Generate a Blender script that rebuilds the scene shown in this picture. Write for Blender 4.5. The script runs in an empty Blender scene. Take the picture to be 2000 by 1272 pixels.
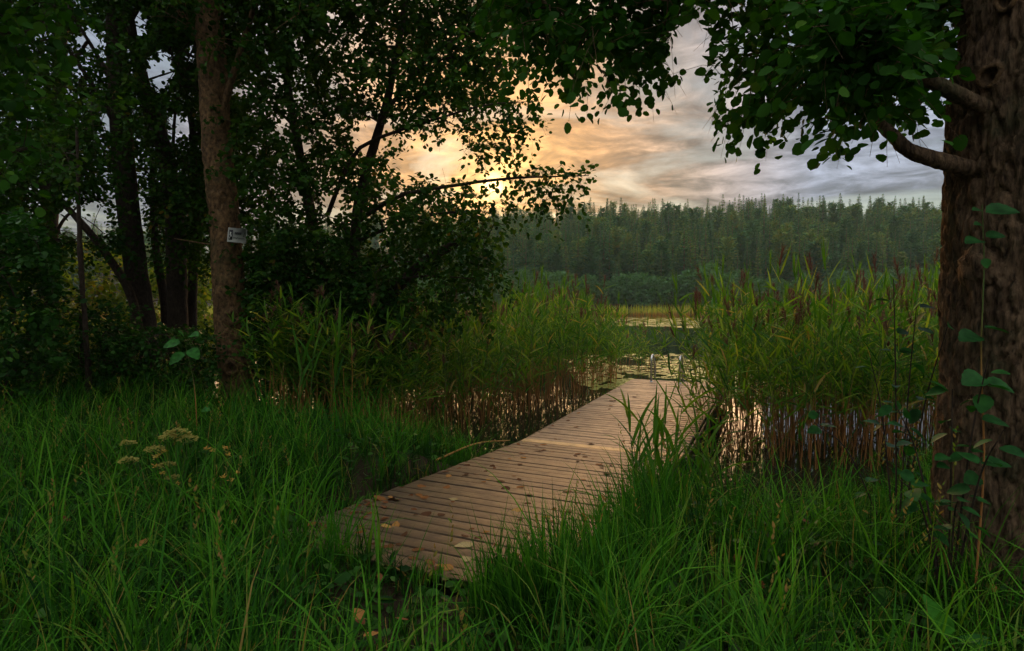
import bpy, math, random
import numpy as np
from mathutils import Matrix, Vector

# ------------------------------------------------------------------ camera, sky, sun, exposure
rng = np.random.default_rng(7)
random.seed(7)
sc = bpy.context.scene
COL = sc.collection
F = 1139.0                                   # focal length in photograph pixels (2000 wide)
CAM = np.array([0.0, 0.0, 2.2])
PITCH = math.atan(48.0 / F)
SUN_AZ, SUN_EL = math.radians(-2.0), math.radians(10.9)
SUN = np.array([math.sin(SUN_AZ) * math.cos(SUN_EL), math.cos(SUN_AZ) * math.cos(SUN_EL), math.sin(SUN_EL)])

cd = bpy.data.cameras.new('camera')
cd.sensor_width = 36.0
cd.lens = 36.0 * F / 2000.0
cd.clip_start, cd.clip_end = 0.05, 5000
cam = bpy.data.objects.new('camera', cd)
COL.objects.link(cam)
cam.location = CAM
cam.rotation_euler = (math.radians(90) - PITCH, 0, 0)
sc.camera = cam

vs = sc.view_settings
vs.view_transform, vs.look, vs.gamma, vs.exposure = 'Standard', 'None', 1.0, 1.72
vs.use_curve_mapping = False

world = bpy.data.worlds.new('World')
sc.world = world
world.use_nodes = True
nt = world.node_tree
nt.nodes.clear()


def N(tree, typ, **kw):
    n = tree.nodes.new(typ)
    ins = kw.pop('ins', {})
    for k, v in kw.items():
        setattr(n, k, v)
    for k, v in ins.items():
        if isinstance(v, bpy.types.NodeSocket):
            tree.links.new(v, n.inputs[k])
        else:
            n.inputs[k].default_value = v
    return n


def M_(tree, op, a, b=None, clamp=False):
    n = N(tree, 'ShaderNodeMath', operation=op, use_clamp=clamp, ins={0: a})
    if b is not None:
        if isinstance(b, bpy.types.NodeSocket):
            tree.links.new(b, n.inputs[1])
        else:
            n.inputs[1].default_value = b
    return n.outputs[0]


def ramp(tree, fac, stops, interp='LINEAR'):
    n = tree.nodes.new('ShaderNodeValToRGB')
    n.color_ramp.interpolation = interp
    el = n.color_ramp.elements
    while len(el) < len(stops):
        el.new(0.5)
    for e, (p, c) in zip(el, stops):
        e.position = p
        e.color = (c[0], c[1], c[2], 1) if hasattr(c, '__len__') else (c, c, c, 1)
    tree.links.new(fac, n.inputs[0])
    return n.outputs[0]


def mixc(tree, fac, a, b, blend='MIX'):
    n = tree.nodes.new('ShaderNodeMix')
    n.data_type, n.blend_type = 'RGBA', blend
    for i, v in ((0, fac), (6, a), (7, b)):
        if isinstance(v, bpy.types.NodeSocket):
            tree.links.new(v, n.inputs[i])
        else:
            n.inputs[i].default_value = v if i == 0 else ((v[0], v[1], v[2], 1))
    return n.outputs[2]


sky = N(nt, 'ShaderNodeTexSky', sky_type='NISHITA', sun_disc=False, sun_elevation=SUN_EL, sun_rotation=SUN_AZ,
        altitude=100.0, air_density=1.2, dust_density=0.6, ozone_density=1.2)
tc = N(nt, 'ShaderNodeTexCoord')
dirv = N(nt, 'ShaderNodeVectorMath', operation='NORMALIZE', ins={0: tc.outputs['Generated']}).outputs[0]
sep = N(nt, 'ShaderNodeSeparateXYZ', ins={0: dirv})
dz = M_(nt, 'ADD', M_(nt, 'MAXIMUM', sep.outputs[2], 0.0), 0.10)
cu = M_(nt, 'DIVIDE', sep.outputs[0], dz)
cv = M_(nt, 'DIVIDE', sep.outputs[1], dz)
cl = N(nt, 'ShaderNodeCombineXYZ', ins={0: cu, 1: cv, 2: 0.0}).outputs[0]
n1 = N(nt, 'ShaderNodeTexNoise', ins={'Vector': cl, 'Scale': 1.0, 'Detail': 10.0, 'Roughness': 0.60, 'Distortion': 0.6}).outputs[0]
n2 = N(nt, 'ShaderNodeTexNoise', ins={'Vector': cl, 'Scale': 3.6, 'Detail': 9.0, 'Roughness': 0.66, 'Distortion': 0.5}).outputs[0]
dens = M_(nt, 'ADD', M_(nt, 'MULTIPLY', n1, 0.55), M_(nt, 'MULTIPLY', n2, 0.45))
dot = N(nt, 'ShaderNodeVectorMath', operation='DOT_PRODUCT', ins={0: dirv, 1: tuple(SUN)}).outputs[1]
ang = M_(nt, 'DIVIDE', M_(nt, 'ARCCOSINE', M_(nt, 'MINIMUM', dot, 0.99999)), math.pi)       # 0 at the sun, 1 opposite
CLOUDK = 10.0
ccol = ramp(nt, ang, [(0.0, (0.80, 0.48, 0.18)), (0.008, (0.31, 0.160, 0.048)), (0.026, (0.150, 0.076, 0.023)), (0.055, (0.100, 0.052, 0.020)), (0.10, (0.064, 0.046, 0.033)),
                      (0.16, (0.040, 0.044, 0.055)), (0.26, (0.050, 0.055, 0.068)), (0.40, (0.068, 0.067, 0.069)), (1.0, (0.071, 0.070, 0.069))])
# overcast sky brighter towards the zenith, steepened beyond nature to add fill on the foreground
ccol = N(nt, 'ShaderNodeVectorMath', operation='SCALE', ins={0: ccol, 3: M_(nt, 'ADD', M_(nt, 'MULTIPLY', M_(nt, 'MAXIMUM', sep.outputs[2], 0.0), 6.0), 0.40)}).outputs[0]
shade = ramp(nt, dens, [(0.39, 0.45), (0.455, 0.66), (0.50, 1.0), (0.545, 1.6), (0.62, 2.7)])
ccol = mixc(nt, 1.0, ccol, shade, 'MULTIPLY')
ccol = N(nt, 'ShaderNodeVectorMath', operation='SCALE', ins={0: ccol, 3: CLOUDK}).outputs[0]
cover = ramp(nt, n1, [(0.34, 0.78), (0.50, 0.975), (1.0, 0.995)])
skyc = mixc(nt, cover, sky.outputs[0], ccol)
bg = N(nt, 'ShaderNodeBackground', ins={0: skyc, 1: 0.10})
wo = N(nt, 'ShaderNodeOutputWorld', ins={0: bg.outputs[0]})

sl = bpy.data.lights.new('sun', 'SUN')
sl.energy, sl.angle, sl.color = 0.9, math.radians(50), (1.0, 0.56, 0.24)
so = bpy.data.objects.new('sun', sl)
COL.objects.link(so)
so.rotation_euler = Vector(-SUN).to_track_quat('-Z', 'Y').to_euler()
so.location = (0, 20, 30)

sc.render.engine = 'CYCLES'
cy = sc.cycles
cy.max_bounces, cy.diffuse_bounces, cy.glossy_bounces = 6, 3, 3
cy.transmission_bounces, cy.transparent_max_bounces, cy.volume_bounces = 3, 6, 0
cy.sample_clamp_indirect = 6.0
cy.use_denoising = True
cy.use_adaptive_sampling, cy.adaptive_threshold = True, 0.02
cy.caustics_reflective = cy.caustics_refractive = False


# ------------------------------------------------------------------ helpers
def P_(px, py, Y):
    """A point at distance Y ahead that is seen at photograph pixel (px, py): used to take real positions off the photograph."""
    px, py, Y = np.broadcast_arrays(np.asarray(px, float), np.asarray(py, float), np.asarray(Y, float))
    u, v = (px - 1000.0) / F, -(py - 636.0) / F
    c, s = math.cos(PITCH), math.sin(PITCH)
    dx, dy, dzz = u, c + s * v, -s + c * v
    k = Y / dy
    return np.stack([dx * k, dy * k, CAM[2] + dzz * k], -1)


def pix(Pw):
    d = Pw - CAM
    c, s = math.cos(PITCH), math.sin(PITCH)
    fz = d[..., 1] * c - d[..., 2] * s
    up = d[..., 1] * s + d[..., 2] * c
    fz = np.maximum(fz, 1e-3)
    return 1000 + F * d[..., 0] / fz, 636 - F * up / fz


_perm = np.random.default_rng(3).permutation(256)
_perm = np.concatenate([_perm, _perm, _perm])
_grad = np.random.default_rng(4).normal(size=(256, 3))
_grad /= np.linalg.norm(_grad, axis=1)[:, None]


def pn(p):
    """3D gradient noise, about -0.7..0.7"""
    p = np.asarray(p, float)
    i = np.floor(p).astype(int)
    f = p - i
    u = f * f * f * (f * (f * 6 - 15) + 10)
    i &= 255
    out = 0
    for a in (0, 1):
        for b in (0, 1):
            for c in (0, 1):
                h = _perm[_perm[_perm[i[..., 0] + a] + i[..., 1] + b] + i[..., 2] + c]
                g = _grad[h]
                w = (u[..., 0] if a else 1 - u[..., 0]) * (u[..., 1] if b else 1 - u[..., 1]) * (u[..., 2] if c else 1 - u[..., 2])
                out = out + w * ((f - np.array([a, b, c])) * g).sum(-1)
    return out


def unit(v):
    return v / np.maximum(np.linalg.norm(v, axis=-1, keepdims=True), 1e-9)


def inpoly(x, y, poly):
    x, y = np.asarray(x, float), np.asarray(y, float)
    r = np.zeros(x.shape, bool)
    n = len(poly)
    for k in range(n):
        x1, y1 = poly[k]
        x2, y2 = poly[(k + 1) % n]
        c = ((y1 > y) != (y2 > y)) & (x < (x2 - x1) * (y - y1) / (y2 - y1 + 1e-12) + x1)
        r ^= c
    return r


def sample_poly(poly, n, r=rng):
    a = np.array(poly, float)
    lo, hi = a.min(0), a.max(0)
    out = np.zeros((0, 2))
    while len(out) < n:
        q = lo + (hi - lo) * r.random((n * 2, 2))
        out = np.vstack([out, q[inpoly(q[:, 0], q[:, 1], poly)]])
    return out[:n]


class Buf:
    def __init__(self):
        self.v, self.f, self.tint, self.t, self.n = [], [], [], [], 0

    def add(self, V, faces, tint=0.5, t=0.0, mi=0):
        V = np.asarray(V, float).reshape(-1, 3)
        m = len(V)
        self.v.append(V)
        self.tint.append(np.broadcast_to(np.asarray(tint, float), (m,)))
        self.t.append(np.broadcast_to(np.asarray(t, float), (m,)))
        for fa in (faces if isinstance(faces, list) else [faces]):
            fa = np.asarray(fa)
            if fa.size:
                self.f.append((fa + self.n, mi))
        self.n += m

    def add_buf(self, o, M=None, dt=0.0):
        if o.n == 0:
            return
        V = np.vstack(o.v)
        if M is not None:
            V = V @ M[:3, :3].T + M[:3, 3]
        self.v.append(V)
        self.tint.append(np.concatenate(o.tint) + dt)
        self.t.append(np.concatenate(o.t))
        for fa, mi in o.f:
            self.f.append((fa + self.n, mi))
        self.n += o.n

    def mesh(self, name, mats, smooth=False):
        me = bpy.data.meshes.new(name)
        V = np.vstack(self.v)
        me.vertices.add(len(V))
        me.vertices.foreach_set('co', V.astype(np.float32).ravel())
        li = np.concatenate([fa.ravel() for fa, _ in self.f]).astype(np.int32)
        lt = np.concatenate([np.full(len(fa), fa.shape[1]) for fa, _ in self.f]).astype(np.int32)
        mi = np.concatenate([np.full(len(fa), m) for fa, m in self.f]).astype(np.int32)
        me.loops.add(len(li))
        me.loops.foreach_set('vertex_index', li)
        me.polygons.add(len(lt))
        me.polygons.foreach_set('loop_start', (np.cumsum(lt) - lt).astype(np.int32))
        me.polygons.foreach_set('material_index', mi)
        if smooth:
            me.polygons.foreach_set('use_smooth', np.ones(len(lt), bool))
        for nm, data in (('tint', self.tint), ('t', self.t)):
            a = me.attributes.new(nm, 'FLOAT', 'POINT')
            a.data.foreach_set('value', np.concatenate(data).astype(np.float32))
        for m in (mats if isinstance(mats, (list, tuple)) else [mats]):
            me.materials.append(m)
        me.update(calc_edges=True)
        return me

    def build(self, name, mats, parent=None, smooth=False, loc=None):
        if loc is not None:
            loc = np.asarray(loc, float)
            self.v = [v - loc for v in self.v]
        return link(name, self.mesh(name, mats, smooth), parent, loc)


def link(name, me, parent=None, loc=None):
    o = bpy.data.objects.new(name, me)
    COL.objects.link(o)
    if loc is not None:
        o.location = loc
    if parent is not None:
        o.parent = parent
    return o


def empty(name, loc):
    o = bpy.data.objects.new(name, None)
    o.empty_display_size = 0.2
    COL.objects.link(o)
    o.location = loc
    return o


def rebase(buf, o):
    """moves a buffer written in world coordinates under the thing o (an unrotated Empty)"""
    buf.v = [v - np.array(o.location) for v in buf.v]
    return buf


def tag(o, label, cat=None, group=None, kind=None):
    o['label'] = label
    if cat:
        o['category'] = cat
    if group:
        o['group'] = group
    if kind:
        o['kind'] = kind
    return o


def copy_tree(o, parent=None):
    c = o.copy()
    COL.objects.link(c)
    if parent is not None:
        c.parent = parent
    for ch in list(o.children):
        copy_tree(ch, c)
    return c


def tube(buf, pts, rad, sides=6, tint=0.5, t=None, mi=0, cap=False):
    pts = np.asarray(pts, float)
    n = len(pts)
    rad = np.broadcast_to(np.asarray(rad, float), (n,))
    tan = unit(np.gradient(pts, axis=0))
    ref = np.array([0.31, 0.95, 0.05]) if abs(tan[0, 2]) > 0.8 else np.array([0, 0, 1.0])
    a = unit(np.cross(tan, ref))
    b = np.cross(tan, a)
    th = np.linspace(0, 2 * math.pi, sides, endpoint=False)
    ring = a[:, None] * np.cos(th)[None, :, None] + b[:, None] * np.sin(th)[None, :, None]
    V = pts[:, None] + ring * rad[:, None, None]
    i, j = np.meshgrid(np.arange(n - 1), np.arange(sides), indexing='ij')
    k = (j + 1) % sides
    fa = [np.stack([i * sides + j, i * sides + k, (i + 1) * sides + k, (i + 1) * sides + j], -1).reshape(-1, 4)]
    if cap:
        fa += [np.arange(sides)[None, ::-1], (np.arange(sides) + (n - 1) * sides)[None]]
    buf.add(V, fa, tint, np.repeat(np.linspace(0, 1, n) if t is None else np.broadcast_to(np.asarray(t, float), (n,)), sides), mi)


def blades(buf, P, az, L, W, lean, bend, seg=4, tint=0.5, mi=0, t0=0.0, t1=1.0, roll=0.0):
    """grass-like blades from base points P: leaning out towards az and arching over by bend"""
    n = len(P)
    az, L, W, lean, bend, tint, roll = [np.broadcast_to(np.asarray(q, float), (n,)) for q in (az, L, W, lean, bend, tint, roll)]
    ts = np.linspace(0, 1, seg + 1)
    th = lean[:, None] + bend[:, None] * ts[None] ** 1.4
    stp = L[:, None] / seg
    dh = np.sin(th[:, :-1]) * stp
    dv = np.cos(th[:, :-1]) * stp
    H = np.concatenate([np.zeros((n, 1)), np.cumsum(dh, 1)], 1)
    Z = np.concatenate([np.zeros((n, 1)), np.cumsum(dv, 1)], 1)
    h = np.stack([np.cos(az), np.sin(az), 0 * az], -1)
    s = np.stack([-np.sin(az), np.cos(az), 0 * az], -1)
    up = np.array([0, 0, 1.0])
    C = P[:, None] + H[..., None] * h[:, None] + Z[..., None] * up
    nrm = -np.cos(th)[..., None] * h[:, None] + np.sin(th)[..., None] * up
    side = s[:, None] * np.cos(roll)[:, None, None] + nrm * np.sin(roll)[:, None, None]
    prof = (np.minimum(1.0, 0.55 + 1.6 * ts) * (1 - ts ** 2.2) + 0.03)
    w = W[:, None] * prof[None] * 0.5
    V = np.stack([C - side * w[..., None], C + side * w[..., None]], 2).reshape(n, -1, 3)
    m = 2 * (seg + 1)
    k = np.arange(seg)
    fa = np.stack([2 * k, 2 * k + 1, 2 * k + 3, 2 * k + 2], -1)
    fa = (np.arange(n)[:, None, None] * m + fa[None]).reshape(-1, 4)
    tt = np.repeat(t0 + (t1 - t0) * ts, 2)
    buf.add(V, fa, np.repeat(tint, m), np.tile(tt, n), mi)


LEAF_ROUND = (np.array([[0, 0, 0], [.5, 0, -.05], [1, 0, -.16], [.16, .30, .05], [.5, .45, .05], [.84, .30, -.04],
                        [.16, -.30, .05], [.5, -.45, .05], [.84, -.30, -.04]]),
              np.array([[0, 1, 4, 3], [1, 2, 5, 4], [0, 6, 7, 1], [1, 7, 8, 2]]))
LEAF_SMALL = (np.array([[0, 0, 0], [1, 0, -.10], [.24, .32, .06], [.70, .34, .0], [.24, -.32, .06], [.70, -.34, .0]]),
              np.array([[0, 1, 3, 2], [0, 4, 5, 1]]))
LEAF_LONG = (np.array([[0, 0, 0], [1, 0, -.14], [.28, .17, .04], [.66, .15, -.02], [.28, -.17, .04], [.66, -.15, -.02]]),
             np.array([[0, 1, 3, 2], [0, 4, 5, 1]]))


LEAF_OVAL = (np.array([[0, 0, 0], [1, 0, -.14], [.16, .30, .05], [.5, .43, .05], [.84, .28, -.04], [.16, -.30, .05], [.5, -.43, .05], [.84, -.28, -.04]]),
             np.array([[0, 1, 4, 3, 2], [0, 5, 6, 7, 1]]))


def leaves(buf, P, D, Nn, S, shape, tint, mi=0):
    T, fa = shape
    n = len(P)
    D = unit(D)
    side = unit(np.cross(Nn, D))
    Nn = np.cross(D, side)
    S = np.broadcast_to(np.asarray(S, float), (n,))
    V = P[:, None] + S[:, None, None] * (T[None, :, 0:1] * D[:, None] + T[None, :, 1:2] * side[:, None] + T[None, :, 2:3] * Nn[:, None])
    m = len(T)
    f = (np.arange(n)[:, None, None] * m + fa[None]).reshape(-1, fa.shape[1])
    buf.add(V, f, np.repeat(np.broadcast_to(tint, (n,)), m), np.tile(T[:, 0], n), mi)


def box(buf, c, s, R=None, bev=0.0, tint=0.5, mi=0):
    """box with chamfered edges; c centre, s full sizes, R 3x3 rotation"""
    h = np.asarray(s, float) / 2
    b = min(bev, h.min() * 0.9)
    if b <= 0:
        V = np.array([[x, y, z] for x in (-1, 1) for y in (-1, 1) for z in (-1, 1)]) * h
        fa = np.array([[0, 1, 3, 2], [4, 6, 7, 5], [0, 4, 5, 1], [2, 3, 7, 6], [0, 2, 6, 4], [1, 5, 7, 3]])
        faces = [fa]
    else:
        V, idx = [], {}
        for x in (-1, 1):
            for y in (-1, 1):
                for z in (-1, 1):
                    for ax in range(3):
                        p = np.array([x, y, z]) * (h - b)
                        p[ax] = (x, y, z)[ax] * h[ax]
                        idx[(x, y, z, ax)] = len(V)
                        V.append(p)
        V = np.array(V)
        q, tr = [], []
        for ax in range(3):
            o = [a for a in range(3) if a != ax]
            for sg in (-1, 1):
                f = []
                for a, b2 in ((-1, -1), (1, -1), (1, 1), (-1, 1)):
                    k = [0, 0, 0]
                    k[ax], k[o[0]], k[o[1]] = sg, a, b2
                    f.append(idx[(*k, ax)])
                q.append(f if (sg == 1) ^ (ax == 1) else f[::-1])
        for ax in range(3):                       # edges along ax
            o = [a for a in range(3) if a != ax]
            for a in (-1, 1):
                for b2 in (-1, 1):
                    k0, k1 = [0] * 3, [0] * 3
                    k0[ax], k1[ax] = -1, 1
                    k0[o[0]] = k1[o[0]] = a
                    k0[o[1]] = k1[o[1]] = b2
                    q.append([idx[(*k0, o[0])], idx[(*k0, o[1])], idx[(*k1, o[1])], idx[(*k1, o[0])]])
        for x in (-1, 1):
            for y in (-1, 1):
                for z in (-1, 1):
                    tr.append([idx[(x, y, z, a)] for a in range(3)])
        faces = [np.array(q), np.array(tr)]
    if R is not None:
        V = V @ np.asarray(R).T
    buf.add(V + np.asarray(c), faces, tint, 0.0, mi)


# ------------------------------------------------------------------ materials
def new_mat(name):
    m = bpy.data.materials.new(name)
    m.use_nodes = True
    m.node_tree.nodes.clear()
    return m, m.node_tree


def attr(t, nm):
    return N(t, 'ShaderNodeAttribute', attribute_name=nm).outputs['Fac']


def leaf_mat(name, stops, trans=0.35, tcol=(1.6, 1.5, 0.5), rough=0.6, spec=0.06, along=None, nscale=0.0):
    """stops: colours over the per-leaf tint; along: (colour, t0, t1) blends from that colour at the foot to the tint colour"""
    m, t = new_mat(name)
    c = ramp(t, attr(t, 'tint'), stops)
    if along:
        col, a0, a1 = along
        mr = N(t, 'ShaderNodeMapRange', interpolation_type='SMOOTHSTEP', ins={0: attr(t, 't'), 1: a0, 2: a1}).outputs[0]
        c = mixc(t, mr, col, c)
    if nscale:
        g = N(t, 'ShaderNodeTexCoord').outputs['Object']
        nz = N(t, 'ShaderNodeTexNoise', ins={'Vector': g, 'Scale': nscale, 'Detail': 2.0}).outputs[0]
        c = mixc(t, 1.0, c, ramp(t, nz, [(0.3, 0.6), (0.7, 1.4)]), 'MULTIPLY')
    bs = N(t, 'ShaderNodeBsdfPrincipled', ins={'Base Color': c, 'Roughness': rough, 'Specular IOR Level': spec})
    tr = N(t, 'ShaderNodeBsdfTranslucent', ins={0: mixc(t, 1.0, c, tcol, 'MULTIPLY')})
    mx = N(t, 'ShaderNodeMixShader', ins={0: trans, 1: bs.outputs[0], 2: tr.outputs[0]})
    N(t, 'ShaderNodeOutputMaterial', ins={0: mx.outputs[0]})
    return m


def bark_mat(name, dark, light, scale=6.0, zs=0.25, bump=0.6, moss=None):
    m, t = new_mat(name)
    g = N(t, 'ShaderNodeTexCoord').outputs['Object']
    mp = N(t, 'ShaderNodeMapping', ins={'Vector': g, 'Scale': (1, 1, zs)}).outputs[0]
    a = N(t, 'ShaderNodeTexNoise', ins={'Vector': mp, 'Scale': scale * 4, 'Detail': 8.0, 'Roughness': 0.65}).outputs[0]
    b = N(t, 'ShaderNodeTexNoise', ins={'Vector': mp, 'Scale': scale * 0.5, 'Detail': 4.0}).outputs[0]
    c = ramp(t, a, [(0.32, dark), (0.7, light)])
    c = mixc(t, 1.0, c, ramp(t, b, [(0.3, 0.65), (0.7, 1.3)]), 'MULTIPLY')
    if moss:
        k = N(t, 'ShaderNodeTexNoise', ins={'Vector': g, 'Scale': 2.3, 'Detail': 5.0, 'Roughness': 0.7}).outputs[0]
        c = mixc(t, ramp(t, k, [(0.52, 0.0), (0.68, 0.55)]), c, moss)
    bp = N(t, 'ShaderNodeBump', ins={'Strength': bump, 'Distance': 0.06, 'Height': a}).outputs[0]
    bs = N(t, 'ShaderNodeBsdfPrincipled', ins={'Base Color': c, 'Roughness': 0.85, 'Specular IOR Level': 0.2, 'Normal': bp})
    N(t, 'ShaderNodeOutputMaterial', ins={0: bs.outputs[0]})
    return m


def plain(name, col, rough=0.6, metal=0.0, spec=0.4, nscale=0.0, nvar=0.35, bump=0.0):
    m, t = new_mat(name)
    ins = {'Base Color': (*col, 1), 'Roughness': rough, 'Metallic': metal, 'Specular IOR Level': spec}
    if nscale:
        g = N(t, 'ShaderNodeTexCoord').outputs['Object']
        nz = N(t, 'ShaderNodeTexNoise', ins={'Vector': g, 'Scale': nscale, 'Detail': 6.0, 'Roughness': 0.6}).outputs[0]
        ins['Base Color'] = mixc(t, 1.0, col, ramp(t, nz, [(0.3, 1 - nvar), (0.7, 1 + nvar)]), 'MULTIPLY')
        if bump:
            ins['Normal'] = N(t, 'ShaderNodeBump', ins={'Strength': bump, 'Distance': 0.02, 'Height': nz}).outputs[0]
    bs = N(t, 'ShaderNodeBsdfPrincipled', ins=ins)
    N(t, 'ShaderNodeOutputMaterial', ins={0: bs.outputs[0]})
    return m


def wood_mat(name, dark, light, rough=0.55):
    m, t = new_mat(name)
    oi = N(t, 'ShaderNodeObjectInfo')
    g = N(t, 'ShaderNodeTexCoord').outputs['Object']
    off = N(t, 'ShaderNodeCombineXYZ', ins={0: M_(t, 'MULTIPLY', oi.outputs['Random'], 37.0), 1: M_(t, 'MULTIPLY', oi.outputs['Random'], 11.0), 2: 0.0}).outputs[0]
    g2 = N(t, 'ShaderNodeVectorMath', operation='ADD', ins={0: g, 1: off}).outputs[0]
    mp = N(t, 'ShaderNodeMapping', ins={'Vector': g2, 'Scale': (0.9, 22.0, 22.0)}).outputs[0]
    a = N(t, 'ShaderNodeTexNoise', ins={'Vector': mp, 'Scale': 3.0, 'Detail': 7.0, 'Roughness': 0.62, 'Distortion': 0.6}).outputs[0]
    st = N(t, 'ShaderNodeTexNoise', ins={'Vector': g2, 'Scale': 4.6, 'Detail': 7.0, 'Roughness': 0.7}).outputs[0]
    c = ramp(t, a, [(0.30, dark), (0.70, light)])
    c = mixc(t, 1.0, c, ramp(t, st, [(0.30, 0.40), (0.48, 0.92), (0.72, 1.25)]), 'MULTIPLY')
    c = mixc(t, 1.0, c, ramp(t, oi.outputs['Random'], [(0.0, (0.85, 0.83, 0.80)), (0.5, (0.98, 0.96, 0.93)), (1.0, (1.14, 1.12, 1.06))]), 'MULTIPLY')
    bp = N(t, 'ShaderNodeBump', ins={'Strength': 0.12, 'Distance': 0.006, 'Height': a}).outputs[0]
    rg = ramp(t, st, [(0.3, rough + 0.12), (0.7, rough - 0.08)])
    bs = N(t, 'ShaderNodeBsdfPrincipled', ins={'Base Color': c, 'Roughness': rg, 'Specular IOR Level': 0.5, 'Normal': bp})
    N(t, 'ShaderNodeOutputMaterial', ins={0: bs.outputs[0]})
    return m


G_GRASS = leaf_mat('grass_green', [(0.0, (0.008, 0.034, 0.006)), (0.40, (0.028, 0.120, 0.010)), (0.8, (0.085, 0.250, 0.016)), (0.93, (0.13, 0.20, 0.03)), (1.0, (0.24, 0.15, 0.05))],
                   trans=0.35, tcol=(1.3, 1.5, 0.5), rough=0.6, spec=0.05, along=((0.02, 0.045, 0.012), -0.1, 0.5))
G_REED = leaf_mat('reed_green', [(0.0, (0.020, 0.080, 0.012)), (0.45, (0.055, 0.165, 0.016)), (0.85, (0.20, 0.30, 0.028)), (1.0, (0.32, 0.24, 0.07))],
                  trans=0.45, tcol=(1.5, 1.4, 0.5), rough=0.42)
G_STEM = leaf_mat('reed_stem', [(0.0, (0.055, 0.10, 0.025)), (1.0, (0.12, 0.17, 0.05))], trans=0.1, along=((0.36, 0.165, 0.055), 0.36, 0.66), rough=0.5)
G_PLUME = leaf_mat('reed_plume', [(0.0, (0.080, 0.046, 0.032)), (1.0, (0.18, 0.11, 0.070))], trans=0.3, tcol=(1.3, 1.0, 0.8), rough=0.8)
G_LIND = leaf_mat('big_tree_leaf', [(0.0, (0.012, 0.045, 0.008)), (0.6, (0.030, 0.105, 0.012)), (1.0, (0.075, 0.17, 0.016))], trans=0.33, tcol=(1.5, 1.6, 0.4), rough=0.6, spec=0.05)
G_ALDER = leaf_mat('alder_leaf', [(0.0, (0.010, 0.036, 0.007)), (0.6, (0.028, 0.080, 0.010)), (0.92, (0.07, 0.13, 0.015)), (1.0, (0.14, 0.11, 0.03))], trans=0.33, tcol=(1.6, 1.5, 0.4), rough=0.6, spec=0.05)
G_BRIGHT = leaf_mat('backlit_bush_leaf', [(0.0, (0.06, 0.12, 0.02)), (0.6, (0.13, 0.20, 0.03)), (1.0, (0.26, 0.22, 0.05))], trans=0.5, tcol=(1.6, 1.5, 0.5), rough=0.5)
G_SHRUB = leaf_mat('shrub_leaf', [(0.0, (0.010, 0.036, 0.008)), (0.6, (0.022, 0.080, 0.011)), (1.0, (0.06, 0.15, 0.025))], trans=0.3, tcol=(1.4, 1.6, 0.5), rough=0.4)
G_VINE = leaf_mat('vine_leaf', [(0.0, (0.014, 0.06, 0.016)), (0.6, (0.025, 0.12, 0.022)), (1.0, (0.05, 0.2, 0.03))], trans=0.25, tcol=(1.2, 1.6, 0.5), rough=0.5, spec=0.08, nscale=25.0)
G_CONIFER = leaf_mat('conifer_needles', [(0.0, (0.024, 0.090, 0.038)), (0.5, (0.055, 0.155, 0.048)), (0.8, (0.150, 0.240, 0.055)), (1.0, (0.26, 0.27, 0.06))], trans=0.2, tcol=(1.3, 1.3, 0.7), rough=0.7)
G_BROAD = leaf_mat('far_broadleaf', [(0.0, (0.045, 0.115, 0.040)), (0.6, (0.075, 0.175, 0.055)), (1.0, (0.12, 0.22, 0.06))], trans=0.3, tcol=(1.4, 1.4, 0.6), rough=0.6)
G_FARREED = leaf_mat('far_reed', [(0.0, (0.19, 0.25, 0.045)), (0.6, (0.30, 0.35, 0.06)), (1.0, (0.42, 0.37, 0.09))], trans=0.4, along=((0.24, 0.12, 0.05), 0.05, 0.5), rough=0.6)
G_LILY = leaf_mat('lily_leaf', [(0.0, (0.14, 0.20, 0.035)), (0.6, (0.28, 0.32, 0.06)), (0.9, (0.30, 0.28, 0.07)), (1.0, (0.22, 0.10, 0.04))], trans=0.05, rough=0.45, spec=0.25)
G_DRY = leaf_mat('dry_leaf', [(0.0, (0.05, 0.026, 0.015)), (0.35, (0.16, 0.065, 0.024)), (0.6, (0.30, 0.13, 0.035)), (0.8, (0.42, 0.25, 0.07)), (1.0, (0.38, 0.33, 0.16))], trans=0.15, tcol=(1.2, 1, .7), rough=0.6, nscale=40.0)
G_FLOWER = leaf_mat('flower', [(0.0, (0.22, 0.22, 0.055)), (0.45, (0.40, 0.36, 0.10)), (0.7, (0.62, 0.40, 0.10)), (1.0, (0.55, 0.22, 0.05))], trans=0.2, rough=0.7)
BARK_BIG = bark_mat('bark_furrowed', (0.030, 0.019, 0.011), (0.30, 0.195, 0.110), 12.0, 0.2, 1.0, moss=(0.03, 0.05, 0.015))
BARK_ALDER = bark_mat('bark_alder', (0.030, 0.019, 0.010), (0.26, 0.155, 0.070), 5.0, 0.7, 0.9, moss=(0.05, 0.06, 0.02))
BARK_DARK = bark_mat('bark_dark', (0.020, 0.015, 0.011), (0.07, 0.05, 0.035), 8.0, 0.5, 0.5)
BARK_PINE = plain('bark_pine', (0.16, 0.085, 0.05), 0.9)
WOOD = wood_mat('weathered_deck_wood', (0.030, 0.021, 0.011), (0.180, 0.128, 0.068), 0.48)
WOOD_PLAT = wood_mat('lighter_deck_wood', (0.085, 0.062, 0.038), (0.340, 0.256, 0.160), 0.50)  # platform boards in a lighter brown than the ramp boards
WOOD_PALE = wood_mat('pale_new_wood', (0.50, 0.33, 0.13), (0.72, 0.52, 0.24))
WOOD_DARK = plain('wet_dark_timber', (0.045, 0.032, 0.026), 0.6, nscale=9.0, bump=0.3)
FLOATM = plain('float_plastic', (0.02, 0.02, 0.022), 0.45)
STEEL = plain('stainless_steel', (0.55, 0.55, 0.53), 0.35, 1.0)
SIGN_W = plain('sign_white', (0.62, 0.64, 0.60), 0.5, nscale=12.0, nvar=0.15)
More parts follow.
